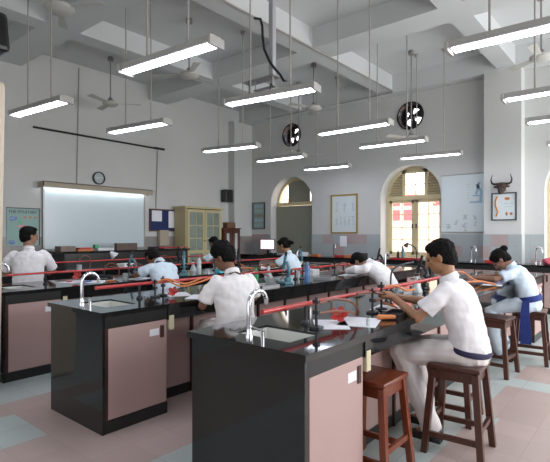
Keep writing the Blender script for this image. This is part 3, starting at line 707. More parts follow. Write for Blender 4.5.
def person(label, loc, heading, P, sk, shirt, trousers, hair='boy', extra=(), vox=.011, girl=False, group=None):
    t = thing('person', label, 'person', (loc[0], loc[1], 0), R(heading), group)
    k = P.get('k', 1); hz = P.get('hz', .67)
    hip, chest, neck, head = V((0, 0, hz)), V(P['chest']), V(P['neck']), V(P['head'])
    pitch, yaw = P.get('pitch', 20), P.get('yaw', 0); F = frame(pitch, yaw); sp = (neck-chest).normalized()
    spp = math.degrees(math.atan2(neck.x-chest.x, neck.z-chest.z)); lpp = math.degrees(math.atan2(chest.x, chest.z-hz))
    sw = P.get('sw', .175)
    tw = P.get('twist', 0); Tm = M.Rotation(R(tw), 3, 'Z')
    sh = {s: neck - sp*.085 + Tm @ V((0, s*sw, 0)) for s in (1, -1)}
    el = {1: V(P['elL']), -1: V(P['elR'])}; wr = {1: V(P['wrL']), -1: V(P['wrR'])}
    kn = {1: V(P.get('knL', (.42, .12, hz-.04))), -1: V(P.get('knR', (.42, -.12, hz-.04)))}
    an = {1: V(P.get('anL', (.26, .12, .10))), -1: V(P.get('anR', (.24, -.12, .10)))}
    b = MB()
    # trunk kept inside the clothes
    b.caps(hip, chest, .11, .10); b.caps(chest, neck-sp*.09, .09, .05); b.caps(sh[1]*.8+sh[-1]*.2, sh[1]*.2+sh[-1]*.8, .02, .02)
    for s in (1, -1):
        b.caps(sh[s]*.8+el[s]*.2, el[s], .028, .037); b.caps(el[s], wr[s], .037, .025)
        d = wr[s]-el[s]; d.normalize(); hd = V(P.get('hd', (1, 0, -.15))).normalized(); d = (d+hd).normalized()
        pn = V((0, 0, -1)); pn = (pn - d*pn.dot(d)).normalized(); hand(b, wr[s], d, pn, s, P.get('curl', .5))
        b.caps(hip+V((0, s*.09, 0)), kn[s], .075, .052); b.caps(kn[s], an[s], .050, .035); b.caps(an[s], an[s]+V((.12, 0, -.05)), .035, .03)
    # neck and head
    b.caps(neck-sp*.03, head+F @ V((-.02, 0, -.05)), .054, .050)
    H = lambda o, r, rot=None: b.ell(head + F @ V(o), r, F if rot is None else F @ rot, 16, 11)
    H((-.008, 0, .028), (.094, .074, .092)); H((.022, 0, -.035), (.066, .056, .070)); H((.045, 0, -.078), (.034, .034, .028))
    H((.082, 0, .028), (.018, .05, .012)); H((.097, 0, -.012), (.019, .012, .030), M.Rotation(R(-18), 3, 'Y')); H((.110, 0, -.027), (.014, .015, .012))
    H((.084, 0, -.055), (.012, .024, .008)); H((.080, 0, -.067), (.011, .020, .008))
    for s in (1, -1):
        H((.062, s*.034, -.012), (.02, .02, .018)); H((-.008, s*.078, -.004), (.020, .009, .031), M.Rotation(R(s*-18), 3, 'Z'))
    add('body', remesh(b, 'body', sk, vox*.85, 2), sk, t)
    for s in (1, -1): add('eye', MB().ell(head + F @ V((.080, s*.032, .006)), (.010, .014, .007), F), m_eye, t)
    # hair
    h = MB(); HH = lambda o, r: h.ell(head + F @ V(o), r, F, 16, 11)
    HH((-.022, 0, .045), (.100, .087, .090)); HH((-.045, 0, .0), (.072, .082, .075)); HH((.028, .0, .088), (.058, .066, .036)); HH((-.065, 0, -.03), (.045, .066, .05))
    if hair == 'bun': HH((-.125, 0, .065), (.042, .042, .042)); HH((-.02, 0, .05), (.104, .09, .09))
    if hair == 'low': HH((-.13, -.0, -.01), (.045, .04, .04)); HH((-.165, 0, -.035), (.03, .03, .03))
    if hair == 'curly': HH((-.02, 0, .075), (.098, .092, .085)); HH((-.05, 0, .03), (.085, .094, .08)); HH((.030, 0, .085), (.06, .07, .05))
    add('hair', remesh(h, 'hair', m_hair, vox*.8, 1, .010 if hair == 'curly' else .006, 30), m_hair, t)
    # shirt or kameez
    c = MB(); hem = P.get('hem', -.02)
    bw = .15 if girl else .16
    mid = (hip+chest)/2 + V((-.015, 0, 0))
    loft(c, [(hip+V((.0, 0, hem)), bw+.018, .125, 0), (hip+V((.0, 0, hem+.05)), bw+.016, .128, lpp*.3), (mid, bw+.01, .122, lpp), (chest, .178, .125, (lpp+spp)/2), (chest+(neck-chest)*.5, .180*sw/.175, .118, spp), (chest+(neck-chest)*.80, .140, .088, spp), (neck-sp*.02, .072, .068, spp), (neck+sp*.012, .058, .058, spp)])
    slv = P.get('slv', .72)
    for s in (1, -1):
        e = sh[s]+(el[s]-sh[s])*min(1, slv); rr = .058 if girl else .062
        c.caps(sh[s]-(sh[s]-neck)*.22, sh[s]+(el[s]-sh[s])*.3, .060, rr); dd = (e-sh[s]).normalized()
        c.tube([sh[s]+dd*.05, (sh[s]+e)/2, e-dd*.005, e], [.056, rr, rr*1.12, rr*1.12], 14)
        if slv > 1: c.caps(el[s], el[s]+(wr[s]-el[s])*(slv-1), .055, .045)
    me = remesh(c, 'shirt', shirt, vox, 3, .012, 9); add('shirt' if not girl else 'tunic', me, shirt, t)
    # collar
    co = MB(); m_ = M.Rotation(R(spp), 3, 'Y'); cc = neck+sp*.012
    co.rings([[cc + m_ @ V((r*cos(a)-.004, r*sin(a)*.98, z+(.012*cos(a) if r > .06 else 0)*-1)) for a in [2*pi*i/22 for i in range(22)]] for r, z in ((.070, -.022), (.064, .016), (.058, .020), (.060, -.02), (.070, -.022))], cap=False)
    add('collar', co, P.get('collar', shirt), t, True)
    # trousers
    q = MB(); q.ell(hip+V((-.01, 0, -.01)), (.135, .175, .12))
    for s in (1, -1):
        q.caps(hip+V((0, s*.085, -.005)), kn[s], .094, .078); e = kn[s]+(an[s]-kn[s])*.95; q.caps(kn[s], e, .076, .068)
    q.box(-.10, .08, -.13, .13, hz-.065, hz-.02)
    add('trousers', remesh(q, 'trousers', trousers, vox, 3, .014, 8), trousers, t)
    for s in (1, -1):
        a = an[s]; shoe = MB().ell(a+V((.05, 0, -.045)), (.125, .042, .034)).ell(a+V((-.02, 0, -.01)), (.05, .04, .045)).box(a.x-.06, a.x+.15, a.y-.034, a.y+.034, a.z-.08, a.z-.055)
        add('shoe', remesh(shoe, 'shoe', m_shoe, .009, 2), m_shoe, t)
    return t, dict(hip=hip, chest=chest, neck=neck, head=head, F=F, sp=sp, spp=spp)
def hiploop(t, hip, z, a, b, h, mt, nm, pitch=0, lab=None, dx=0):
    m_ = M.Rotation(R(pitch), 3, 'Y'); c = hip+V((dx, 0, z))
    return add(nm, MB().rings([[c + m_ @ V((r[0]*cos(q), r[1]*sin(q), zz)) for q in [2*pi*i/28 for i in range(28)]] for r, zz in (((b, a), -h/2), ((b+.006, a+.006), 0), ((b, a), h/2), ((b-.03, a-.03), h/2), ((b-.03, a-.03), -h/2), ((b, a), -h/2))], cap=False), mt, t, True, label=lab)

# nearest boy
P1 = dict(hz=.675, chest=(.05, 0, .95), neck=(.13, .01, 1.155), head=(.185, .02, 1.305), pitch=20, yaw=8, sw=.18, elL=(.275, .23, .90), elR=(.34, -.20, .95), wrL=(.49, .10, 1.0), wrR=(.54, -.07, .985),
          knL=(.44, .12, .62), knR=(.45, -.12, .63), anL=(.20, .13, .12), anR=(.34, -.15, .10), curl=.7, hd=(.6, -.1, .3), hem=-.0, slv=.70)
t, i = person('nearest boy in white shirt and cream trousers seated at the right side', (-1.01, 3.29), 182, P1, m_sk3, m_shirt, m_trou, vox=.0085)
hiploop(t, i['hip'], .015, .180, .148, .035, m_belt, 'belt', -12, 'navy belt', 0)
# boy with glasses
P2 = dict(hz=.67, chest=(.03, 0, .95), neck=(.08, 0, 1.135), head=(.205, .03, 1.262), pitch=30, yaw=38, sw=.185, elL=(.13, .25, .865), elR=(.17, -.25, .90), wrL=(.38, .14, .86), wrR=(.40, -.12, .93), slv=.75)
t, i = person('boy with glasses and curly hair seated with his back to the camera', (-2.76, 2.79), 158, P2, m_sk2, m_shirt2, m_trou, hair='curly', vox=.009)
g = MB(); hd, F = i['head'], i['F']
for s in (1, -1):
    g.tube([hd + F @ V((.102, s*.034+.024*cos(a), .002+.018*sin(a))) for a in [2*pi*k/14 for k in range(15)]], .0022, 6)
    g.tube([hd + F @ V((.100, s*.058, .006)), hd + F @ V((.04, s*.082, .008)), hd + F @ V((-.02, s*.086, .004))], .0025, 6)
g.tube([hd + F @ V((.104, .01, .006)), hd + F @ V((.104, -.01, .006))], .002, 6)
add('glasses', g, m_dkmetal, t)
st = MB().tube([i['neck'] + V((-.075, -.05, -.005)), i['neck'] + V((-.065, .0, .018)), i['neck'] + V((-.05, .045, -.0))], .007); add('lanyard', st, m_brownedge, t)
# girl with royal blue sash
P3 = dict(hz=.67, chest=(.06, 0, .92), neck=(.18, 0, 1.09), head=(.285, .0, 1.165), pitch=50, sw=.15, elL=(.32, .24, .955), elR=(.34, -.22, .96), wrL=(.56, .14, .95), wrR=(.56, -.10, .95), hem=-.06, slv=.68, anL=(.30, .1, .1))
t, i = person('girl with a hair bun and royal blue sash bent over the nearest bench', (-1.17, 5.98), 188, P3, m_sk1, m_kameez, m_kameez, hair='bun', girl=True, vox=.010)
hiploop(t, i['hip'], .06, .172, .138, .065, m_sash, 'sash', 12, 'royal blue sash', .0)
tl = MB().rings([[(-.02, .19, .72), (.05, .20, .72), (.05, .18, .72), (-.02, .17, .72)], [(-.02, .22, .56), (.07, .23, .56), (.07, .205, .56), (-.02, .20, .56)], [(-.04, .215, .36), (.07, .225, .36), (.07, .20, .36), (-.04, .195, .36)], [(-.04, .21, .24), (.07, .215, .24), (.07, .19, .24), (-.04, .19, .24)]])
add('sash_tail', tl, m_sash, t, label='royal blue hanging sash end')
# boy bent low
P4 = dict(hz=.67, chest=(.15, 0, .92), neck=(.34, 0, 1.07), head=(.47, .04, 1.09), pitch=62, sw=.18, elL=(.44, .25, .99), elR=(.44, -.24, .98), wrL=(.62, .12, .96), wrR=(.62, -.1, .95), slv=1.75, hem=-.04)
person('boy in a white long-sleeved shirt bent low over the second bench', (-2.75, 5.76), 186, P4, m_sk1, m_shirt, m_trou, vox=.011)
# girl with ribbon
P5 = dict(hz=.67, chest=(.12, 0, .93), neck=(.27, 0, 1.11), head=(.39, .03, 1.17), pitch=50, sw=.165, elL=(.33, .26, .98), elR=(.35, -.24, .96), wrL=(.52, .20, .955), wrR=(.58, -.1, .95), hem=-.06, slv=.72)
t, i = person('girl with a dark ribbon at her collar bent over the third bench', (-4.58, 3.50), 172, P5, m_sk2, m_kameez, m_kameez, girl=True, vox=.011)
add('ribbon', MB().ell(i['neck']+V((-.06, .04, .012)), (.03, .045, .022)).ell(i['neck']+V((-.05, -.05, .012)), (.03, .045, .022)).ell(i['neck']+V((-.085, 0, -.01)), (.02, .02, .03)), m_belt, t, True, label='dark navy ribbon')
add('hair_tie', MB().ell(i['neck']+V((-.055, .0, .035)), (.03, .05, .012)), m_white, t, True)
# girl with red sash
P6 = dict(hz=.67, chest=(.06, 0, .94), neck=(.15, 0, 1.15), head=(.23, .0, 1.285), pitch=28, sw=.16, elL=(.28, .22, .96), elR=(.30, -.22, .95), wrL=(.50, .18, .96), wrR=(.5, -.1, .95), hem=-.06, slv=.66)
t, i = person('girl with tied-back hair and a red sash seated at the third bench', (-4.54, 5.97), 186, P6, m_sk3, m_kameez, m_kameez, hair='low', girl=True, vox=.011)
hiploop(t, i['hip'], .16, .178, .142, .06, m_rsash, 'sash', 10, 'red sash', .01)
# boy at left
P7 = dict(hz=.78, chest=(.02, 0, 1.07), neck=(.05, 0, 1.285), head=(.08, .0, 1.445), pitch=5, yaw=-55, sw=.20, elL=(.12, .28, .99), elR=(.16, -.27, 1.0), wrL=(.36, .2, .95), wrR=(.38, -.15, .95), hem=-.05, slv=.85, anL=(.25, .12, .22), anR=(.25, -.12, .22))
person('boy in white shirt at far left near the mint green poster', (-6.02, 2.44), 150, P7, m_sk1, m_shirt, m_trou, vox=.011)
# hidden student
P8 = dict(hz=.67, chest=(.08, 0, .95), neck=(.17, 0, 1.16), head=(.25, .0, 1.30), pitch=25, sw=.17, elL=(.30, .24, .96), elR=(.30, -.22, .95), wrL=(.50, .18, .96), wrR=(.5, -.1, .95), slv=.7)
person('mostly hidden student behind the boy with glasses, near the yellow cupboard', (-6.38, 6.12), 184, P8, m_sk1, m_kameez, m_trou, vox=.012)

# ------------------------------------------------------------------ things on the benches
TZ = .90
def paper(x, y, a, label, sx=.21, sy=.30, mt=None, z=TZ, nm='paper', cat='paper', h=.003):
    return tag(add(nm, MB().box(-sx/2, sx/2, -sy/2, sy/2, 0, h), mt or m_paper, loc=(x, y, z), rotz=R(a)), label, cat)
paper(-1.60, 2.47, 38, 'white sheet of paper on the nearest bench, left of the red flower')
paper(-1.50, 2.66, 20, 'white sheet of paper on the nearest bench, right of the red flower', .24, .32)
paper(-3.52, 2.78, 62, 'white sheet of paper on the second bench, behind the red flower')
paper(-3.22, 2.80, 35, 'white sheet of paper on the second bench, pushed to its right edge')
paper(-5.42, 2.72, 15, 'white sheet on the third bench left of the coloured cards')
paper(-5.22, 2.90, 50, 'white sheet under the coloured cards on the third bench')
paper(-1.60, 5.90, 80, 'open lilac notebook in front of the girl with the royal blue sash', .34, .42, m_lilac, TZ, 'notebook', 'notebook', .02)
paper(-1.45, 5.55, 10, 'small white paper under the hand of the girl with the royal blue sash', .2, .14)
paper(-1.62, 3.30, 12, 'white sheet between the hands of the boy in cream trousers', .2, .28)
paper(-4.95-.2, 3.45, 10, 'white sheet under the arm of the girl with the dark ribbon')
paper(-4.95-.15, 6.0, 10, 'white sheet in front of the girl with the red sash')
paper(-3.35, 5.62, 10, 'white sheet in front of the boy bent low')
def card(x, y, a, mt, label, sx=.06, sy=.1): paper(x, y, a, label, sx, sy, mt, TZ+.0035, 'card', 'card', .012)
card(-5.25, 2.80, 30, m_blue, 'blue card among papers on the third bench'); card(-5.45, 2.68, 60, m_red, 'red card among papers on the third bench'); card(-5.12, 3.02, 20, m_orange, 'orange card among papers on the third bench')
def flower(x, y, label, z=TZ+.004, s=1):
    t = thing('hibiscus_flower', label, 'flower', (x, y, z+.03*s), 0, 'red flowers on the benches'); t.rotation_euler = (R(55), 0, R(30))
    for k in range(5):
        a = 2*pi*k/5; m = M.Rotation(a, 3, 'Z') @ M.Rotation(R(-28), 3, 'Y')
        add('petal', MB().ell(m @ V((.034*s, 0, .0))+V((0, 0, .022*s)), (.036*s, .024*s, .004), m), m_red, t, True)
    add('stamen', MB().tube([(0, 0, .01), (.005, 0, .05*s), (.012, 0, .07*s)], .004), m_orange, t)
    add('calyx', MB().lathe([(.004, 0), (.010, .01), (.006, .02)]), m_green, t)
flower(-1.60, 2.57, 'red hibiscus flower lying on the papers of the nearest bench', s=.95)
flower(-3.42, 2.66, 'red hibiscus flower lying on the papers of the second bench', s=.85)
flower(-5.45, 2.80, 'red flower lying on the papers of the third bench', TZ+.018)
def pencilbox(x, y, a, label, mt=None):
    tag(add('pencil_case', remesh(MB().caps((-.05, 0, .02), (.05, 0, .02), .018, .014), 'pencil_case', mt or m_orange, .006, 1), mt or m_orange, loc=(x, y, TZ), rotz=R(a)), label, 'pencil case')
pencilbox(-1.40, 2.84, 40, 'orange pencil case at the right edge of the nearest bench')
pencilbox(-3.22, 2.98, 60, 'orange pencil case lying near the elbow of the boy with glasses')
def bottle(x, y, h, r, mt, capm, label, z=TZ, nm='bottle'):
    t = thing(nm, label, 'bottle', (x, y, z))
    add('body', MB().lathe([(r*.9, 0), (r, .01), (r, h*.45), (r*.88, h*.5), (r, h*.56), (r, h*.72), (r*.45, h*.88), (r*.42, h*.92)], n=18), mt, t, True)
    add('cap', MB().lathe([(r*.5, h*.92), (r*.5, h), (r*.4, h)], n=14), capm, t, True)
bottle(-1.39, 2.57, .055, .012, m_flask, m_dkmetal, 'tiny glass vial standing on the paper of the nearest bench', TZ+.004, 'vial')
bottle(-3.25, 4.50, .24, .035, m_blueg, m_blueg, 'clear blue water bottle standing on the second bench')
bottle(-3.85, 4.25, .16, .03, m_green, m_green, 'green bottle standing behind the boy with glasses')
bottle(-5.15, 4.45, .25, .036, m_flask, m_red, 'clear bottle with a red cap beside the girl with the dark ribbon')
bottle(-4.95, 4.0+.45, .07, .02, m_flask, m_rsash, 'small jar with a red lid near the clear bottle')
bottle(-4.48, 9.9, .30, .035, m_teal, m_dkmetal, 'teal bottle on the table under the sunlit window')
bottle(-4.62, 9.95, .2, .03, m_dkmetal, m_dkmetal, 'small dark bottle at the left of the table under the sunlit window')
def flask(x, y, label, s=1, z=TZ):
    t = thing('conical_flask', label, 'flask', (x, y, z), 0, 'conical flasks on the benches')
    add('body', MB().lathe([(.052*s, 0), (.055*s, .01*s), (.018*s, .10*s), (.016*s, .14*s), (.020*s, .145*s)], n=18), m_flask, t, True)
    add('stopper', MB().lathe([(.014*s, .14*s), (.017*s, .165*s)], n=12), m_dkmetal, t)
for a in ((-1.85, 4.40, 'conical flask in front of the face of the boy in cream trousers', 1.1), (-5.93+.3, 4.75, 'conical flask behind the girl with the dark ribbon'), (-3.95, 4.60, 'white flask beside the elbow of the boy with glasses', 1.1),
          (-3.4, 3.35, 'small flask on the second bench beside the pipe, left of the boy with glasses', .8), (-3.75, 3.45, 'small flask at the far edge of the second bench, left of the boy with glasses', .8), (-5.6, 3.9, 'conical flask on the third bench under the red pipe'), (-3.5, 6.7, 'conical flask at the far end of the second bench', 1)): flask(*a)
def microscope(x, y, a, label, mt=None, s=1, z=TZ):
    mt = mt or m_teal; t = thing('microscope', label, 'microscope', (x, y, z), R(a), 'student microscopes')
    q = lambda *p: [tuple(v*s for v in r) for r in p]
    add('base', MB().box(-.10*s, .08*s, -.055*s, .055*s, 0, .025*s).box(-.10*s, -.04*s, -.03*s, .03*s, .025*s, .07*s), mt, t, bevel=.008*s)
    add('arm', MB().tube(q((-.07, 0, .06), (-.095, 0, .12), (-.095, 0, .18), (-.06, 0, .23), (-.01, 0, .245)), .018*s, 10), mt, t, True)
    add('stage', MB().box(-.05*s, .07*s, -.05*s, .05*s, .095*s, .107*s).box(-.09*s, -.05*s, -.015*s, .015*s, .09*s, .11*s), m_dkmetal, t)
    add('tube', MB().tube(q((.025, 0, .14), (.0, 0, .22), (-.03, 0, .31)), .016*s, 12), mt, t, True)
    add('eyepiece', MB().tube(q((-.03, 0, .31), (-.043, 0, .35)), .013*s, 12), m_dkmetal, t, True)
    add('objective', MB().tube(q((.025, 0, .14), (.033, 0, .115)), .010*s, 10).disc((.02*s, 0, .15*s), .026*s, 'z', .015*s), m_chrome, t, True)
    for e in (-1, 1): add('focus_knob', MB().disc((-.09*s, e*.025*s, .14*s), .018*s, 'y', .025*s), m_dkmetal, t)
    add('mirror', MB().disc((.02*s, 0, .05*s), .022*s, 'z', .006*s), m_chrome, t)
microscope(-3.36, 4.20, 160, 'teal microscope on the second bench, left of the blue water bottle', s=1.05)
microscope(-4.98-.1, 4.12, 140, 'teal microscope on the third bench, right of the girl with the dark ribbon', s=1.1)
microscope(-5.62, 3.62, 200, 'pale teal microscope on the third bench behind the chrome tap', s=.95)
microscope(-5.2, 5.3, 150, 'dark microscope on the third bench before the girl with the red sash', m_dkmetal)
microscope(-1.95, 4.3+.4, 170, 'dark microscope on the nearest bench beyond the hands of the boy in cream trousers', m_dkmetal)
def gas_tap(x, y, label, hoses=(), mt=None, h=.20):
    t = thing('gas_stand', label, 'stand', (x, y, TZ), 0, 'gas taps and stands along the pipes')
    add('base', MB().lathe([(.045, 0), (.045, .012), (.015, .02)], n=16), m_dkmetal, t, True)
    add('post', MB().tube([(0, 0, .01), (0, 0, h)], .009).box(-.02, .02, -.012, .012, h*.45, h*.45+.025).box(-.02, .02, -.012, .012, h*.8, h*.8+.022), m_dkmetal, t)
    for hp in hoses:
        pts = [V(p) for p in hp]; sm = []
        for k in range(len(pts)-1):
            p0, p1, p2, p3 = pts[max(k-1, 0)], pts[k], pts[k+1], pts[min(k+2, len(pts)-1)]
            for u in (0, .25, .5, .75): sm.append(.5*((2*p1)+(p2-p0)*u+(2*p0-5*p1+4*p2-p3)*u*u+(3*p1-p0-3*p2+p3)*u**3))
        sm.append(pts[-1]); add('hose', MB().tube(sm, .0085, 8), mt or m_hose, t, True)
gas_tap(-1.60, 2.31, 'dark gas stand with two brown hoses nearest the sink of the nearest bench', [((0, 0, .145), (.02, .15, .165), (.04, .33, .13), (.0, .50, .05), (-.02, .53, .006)), ((0, 0, .09), (.02, .18, .085), (.03, .36, .055), (-.02, .50, .012))], h=.19)
gas_tap(-1.60, 3.02, 'dark gas stand with a brown hose behind the papers of the nearest bench', [((-.0, -.22, .16), (0, 0, .15), (.02, .2, .11), (0, .38, .05)), ((0, 0, .08), (.04, .16, .10), (.06, .30, .03))], h=.18)
gas_tap(-1.62, 3.20, 'dark gas stand with a hose before the hands of the nearest boy', [((0, 0, .17), (.02, .18, .17), (.02, .40, .11), (.0, .62, .10)), ((0, 0, .06), (.05, .1, .02), (.1, .05, .02))], m_orange, .21)
gas_tap(-1.86, 3.86, 'black bent-arm stand in front of the face of the boy in cream trousers', [((.0, 0, .02), (0, 0, .2), (.02, .04, .27), (.06, .16, .30), (.09, .28, .31))], m_dkmetal, .1)
gas_tap(-3.53, 2.53, 'short dark gas stand at the left on the second bench', [((0, 0, .12), (.04, .1, .16), (.05, .3, .1), (.06, .5, .14))], m_orange, .16)
gas_tap(-3.56, 2.64, 'short dark gas stand at the right on the second bench, with an orange hose', [((0, 0, .16), (.05, .02, .14), (.08, .15, .08), (.09, .35, .10), (.06, .55, .13))], m_orange, .18)
gas_tap(-3.5, 3.6, 'dark gas stand on the second bench behind the boy with glasses', [((0, 0, .15), (.04, .2, .17), (.04, .45, .08))])
gas_tap(-3.5, 4.75, 'dark gas stand right of the blue water bottle', [((0, 0, .15), (.04, .2, .17), (.04, .45, .08)), ((0, 0, .1), (-.04, -.2, .13), (-.04, -.4, .02))])
gas_tap(-3.5, 5.5, 'dark gas stand at the hands of the boy bent low', [((0, 0, .12), (.04, .2, .17), (.04, .45, .05))])
gas_tap(-5.4, 3.1, 'dark gas stand on the third bench with a brass-brown looped hose', [((0, 0, .12), (.03, .05, .20), (.06, .15, .17), (.05, .18, .05), (.0, .1, .02))])
gas_tap(-5.4, 3.45, 'dark gas stand on the third bench beside the pale teal microscope', [((0, 0, .12), (.03, .1, .18), (.06, .25, .10), (.05, .3, .02))])
gas_tap(-5.4, 5.0, 'dark gas stand on the third bench near the dark microscope', [((0, 0, .12), (.1, .2, .16), (.16, .5, .05))], m_orange)
gas_tap(-7.25, 3.7, 'dark gas stand with a looped hose on the bench nearest the whiteboard', [((0, 0, .12), (.03, .08, .22), (.03, .2, .18), (.02, .2, .02))])
gas_tap(-7.25, 5.2, 'plain dark gas stand on the bench nearest the whiteboard', [((0, 0, .12), (.03, .2, .17), (.03, .4, .02))])
gas_tap(-1.8, 5.2, 'dark gas stand with orange hoses near the lilac notebook', [((0, 0, .12), (.08, .15, .15), (.16, .3, .06), (.2, .5, .02)), ((0, 0, .08), (.03, -.2, .15), (.1, -.4, .02))], m_orange)
# long orange hoses
for x, y, pts, lab, mt in ((-1.7, 4.9, ((0, 0, .012), (.12, .25, .06), (.18, .5, .05), (.3, .6, .012)), 'orange hose curving over the nearest bench by the lilac notebook', m_orange),
                       (-5.12, 5.0, ((0, 0, .014), (-.05, .2, .04), (.05, .45, .03), (.0, .6, .014)), 'pale orange hose lying along the third bench', m_orange),
                       (-3.4, 6.2, ((0, 0, .012), (.1, .3, .06), (.15, .6, .05), (.2, .8, .012)), 'orange hose at the far end of the second bench', m_orange)):
    tag(add('hose', MB().tube([(a, b, c) for a, b, c in pts], .011), mt, smooth=True, loc=(x, y, TZ)), lab, 'hose')
# trays, boxes, dishes
def tray(x, y, a, sx, sy, mt, label, z=TZ, h=.03):
    t = MB().box(-sx/2, sx/2, -sy/2, sy/2, 0, .006).box(-sx/2, sx/2, -sy/2, -sy/2+.008, .006, h).box(-sx/2, sx/2, sy/2-.008, sy/2, .006, h).box(-sx/2, -sx/2+.008, -sy/2, sy/2, .006, h).box(sx/2-.008, sx/2, -sy/2, sy/2, .006, h)
    tag(add('tray', t, mt, loc=(x, y, z), rotz=R(a)), label, 'tray')
tray(-1.42, 3.02, 10, .12, .26, m_dkmetal, 'dark dissecting tray at the elbow of the boy in cream trousers')
tray(-1.95, 3.9+.35, 0, .18, .26, m_grmetal, 'grey metal tray beyond the hands of the boy in cream trousers')
tray(-3.30, 4.95, 20, .22, .3, m_grmetal, 'grey metal tray on the second bench right of the blue water bottle')
tray(-3.28, 3.75, 0, .2, .3, m_grmetal, 'grey metal tray on the second bench left of the teal microscope')
tray(-5.15, 5.0, 0, .2, .3, m_grmetal, 'grey metal tray on the third bench')
tray(-3.35, 6.9, 0, .3, .4, m_grmetal, 'large grey tray at the far end of the second bench')
tray(-4.42, 9.93, 0, .7, .22, m_red, 'flat red tray on the table under the sunlit window', .9, .04)
def box(x, y, a, sx, sy, h, mt, label, z=TZ, nm='box', cat='box'): tag(add(nm, MB().box(-sx/2, sx/2, -sy/2, sy/2, 0, h), mt, loc=(x, y, z), rotz=R(a), bevel=.004), label, cat)
box(-3.75, 5.3, 10, .15, .2, .08, m_white, 'white box on the second bench behind the blue water bottle')
box(-7.1, 4.5, 5, .2, .25, .07, m_white, 'white box on the bench nearest the whiteboard')
box(-5.3, 6.9, 0, .2, .3, .05, m_cream, 'pale yellow folded cloth near the computer monitor', nm='folded_cloth', cat='cloth')
box(-5.0, 4.75, 0, .1, .14, .06, mat('aqua_plastic', (.10, .55, .62), .4), 'aqua lunch box on the third bench beside the boy with glasses')
box(-8.95, 4.32, 0, .25, .30, .10, wood('old_wood', (.14, .08, .06), (.2, .13, .1)), 'brown wooden box at the left end of the tall black bench', 1.14)
box(-8.95, 4.68, 0, .25, .32, .035, m_orange, 'orange book lying left on the tall black bench', 1.14, 'book', 'book')
box(-8.95, 4.68, 4, .22, .28, .03, m_red, 'red book on top of the orange book', 1.175, 'book', 'book')
box(-8.92, 5.12, 0, .2, .36, .05, m_white, 'white book lying in the middle of the tall black bench', 1.14, 'book', 'book')
box(-8.92, 5.0-.06, 0, .1, .08, .07, m_green, 'small green box on the tall black bench', 1.19)
box(-9.05, 5.72, 0, .12, .5, .14, wood('brown_board', (.10, .06, .045), (.14, .09, .07)), 'brown box standing at the right half of the tall black bench', 1.14)
box(-8.9, 6.4, 0, .2, .3, .05, m_dkmetal, 'dark flat box at the right end of the tall black bench', 1.14)
# desk lamp on window table
t = thing('desk_lamp', 'black bent desk lamp on the table under the sunlit window', 'lamp', (-4.15, 9.88, .9))
add('base', MB().lathe([(.08, 0), (.08, .02), (.02, .03)], n=18), m_dkmetal, t, True)
add('arm', MB().tube([(0, 0, .02), (0, 0, .2), (-.04, 0, .28), (-.14, 0, .34), (-.22, 0, .36)], .014), m_dkmetal, t, True)
add('shade', MB().tube([(-.2, 0, .38), (-.26, 0, .30)], [.02, .06], 14), m_dkmetal, t, True)
# white cone lamp on board bench side
t = thing('desk_lamp', 'lamp with a white cone shade standing before the whiteboard', 'lamp', (-7.3, 4.35, TZ))
add('base', MB().lathe([(.06, 0), (.06, .015), (.015, .02)], n=16), m_dkmetal, t, True)
add('arm', MB().tube([(0, 0, .02), (0, 0, .18), (.02, -.05, .24)], .01), m_dkmetal, t, True)
add('shade', MB().tube([(.02, -.05, .27), (.06, .02, .19)], [.02, .075], 16), m_white, t, True)
# taps & glass on the wall counter
def wall_tap(x, label):
    t = thing('counter_tap', label, 'tap', (x, 10.1, .9), 0, 'taps along the far wall counter'); gooseneck(t, 0, 0, 0, (.7, -.7), 'spout', 1.3)
wall_tap(-3.05, 'chrome tap on the far counter under the roll-down chart'); wall_tap(-1.85, 'chrome tap on the far counter behind the girl with the royal blue sash'); wall_tap(-6.45, 'chrome tap on the far counter under the gilt framed chart'); wall_tap(-8.05, 'chrome tap on the far counter before the boarded-up arch')
tag(add('cloth_heap', remesh(MB().ell((0, 0, .06), (.16, .12, .07)).ell((.08, .02, .10), (.1, .08, .07)), 'cloth_heap', mat('pink_red_cloth', (.55, .10, .14), .85), .014, 2, .03, 14), m_rsash, loc=(-1.55, 9.9, .9)), 'heap of pinkish red cloth on the far counter at the right edge', 'cloth')
random.seed(11)
names = ['far left by the monitor', 'left of the boarded-up arch edge', 'before the boarded-up arch', 'at the middle of the arch', 'below the gilt framed chart, left', 'below the gilt framed chart, right', 'left of the white pillar edge']
for k, x in enumerate((-8.4, -7.7, -7.3, -6.9, -6.2, -5.9, -5.55)):
    mt = (m_dkmetal, m_red, m_white, m_orange, m_red, m_orange, m_dkmetal)[k]
    box(x, 9.95, random.uniform(-20, 20), .22, .16, (.05, .05, .1, .05, .05, .06, .12)[k], mt, ('dark', 'red', 'white', 'orange', 'red', 'orange', 'dark')[k]+' box on the far counter '+names[k], .9)
for k, x in enumerate((-3.5, -2.6, -2.3)): box(x, 10.0, 0, .3, .1, .05, (m_orange, m_red, m_hose)[k], ('orange', 'red', 'brown')[k]+' folded pipe set on the far counter, '+('left', 'middle', 'right')[k]+' one under the chart', .9)
# monitor
t = thing('computer_monitor', 'small lit computer monitor with a pinkish white screen by the corner', 'monitor', (-8.58, 9.95, .9), R(12))
add('casing', MB().box(-.24, .24, 0, .04, .13, .44), m_black, t, bevel=.005); add('screen', MB().box(-.215, .215, -.004, 0, .155, .415), mat('lit_screen', (.8, .7, .75), .3, emit=(.95, .72, .80), estr=.75), t)
add('stand', MB().box(-.03, .03, .02, .05, .01, .15).box(-.1, .1, -.04, .1, 0, .012), m_black, t)
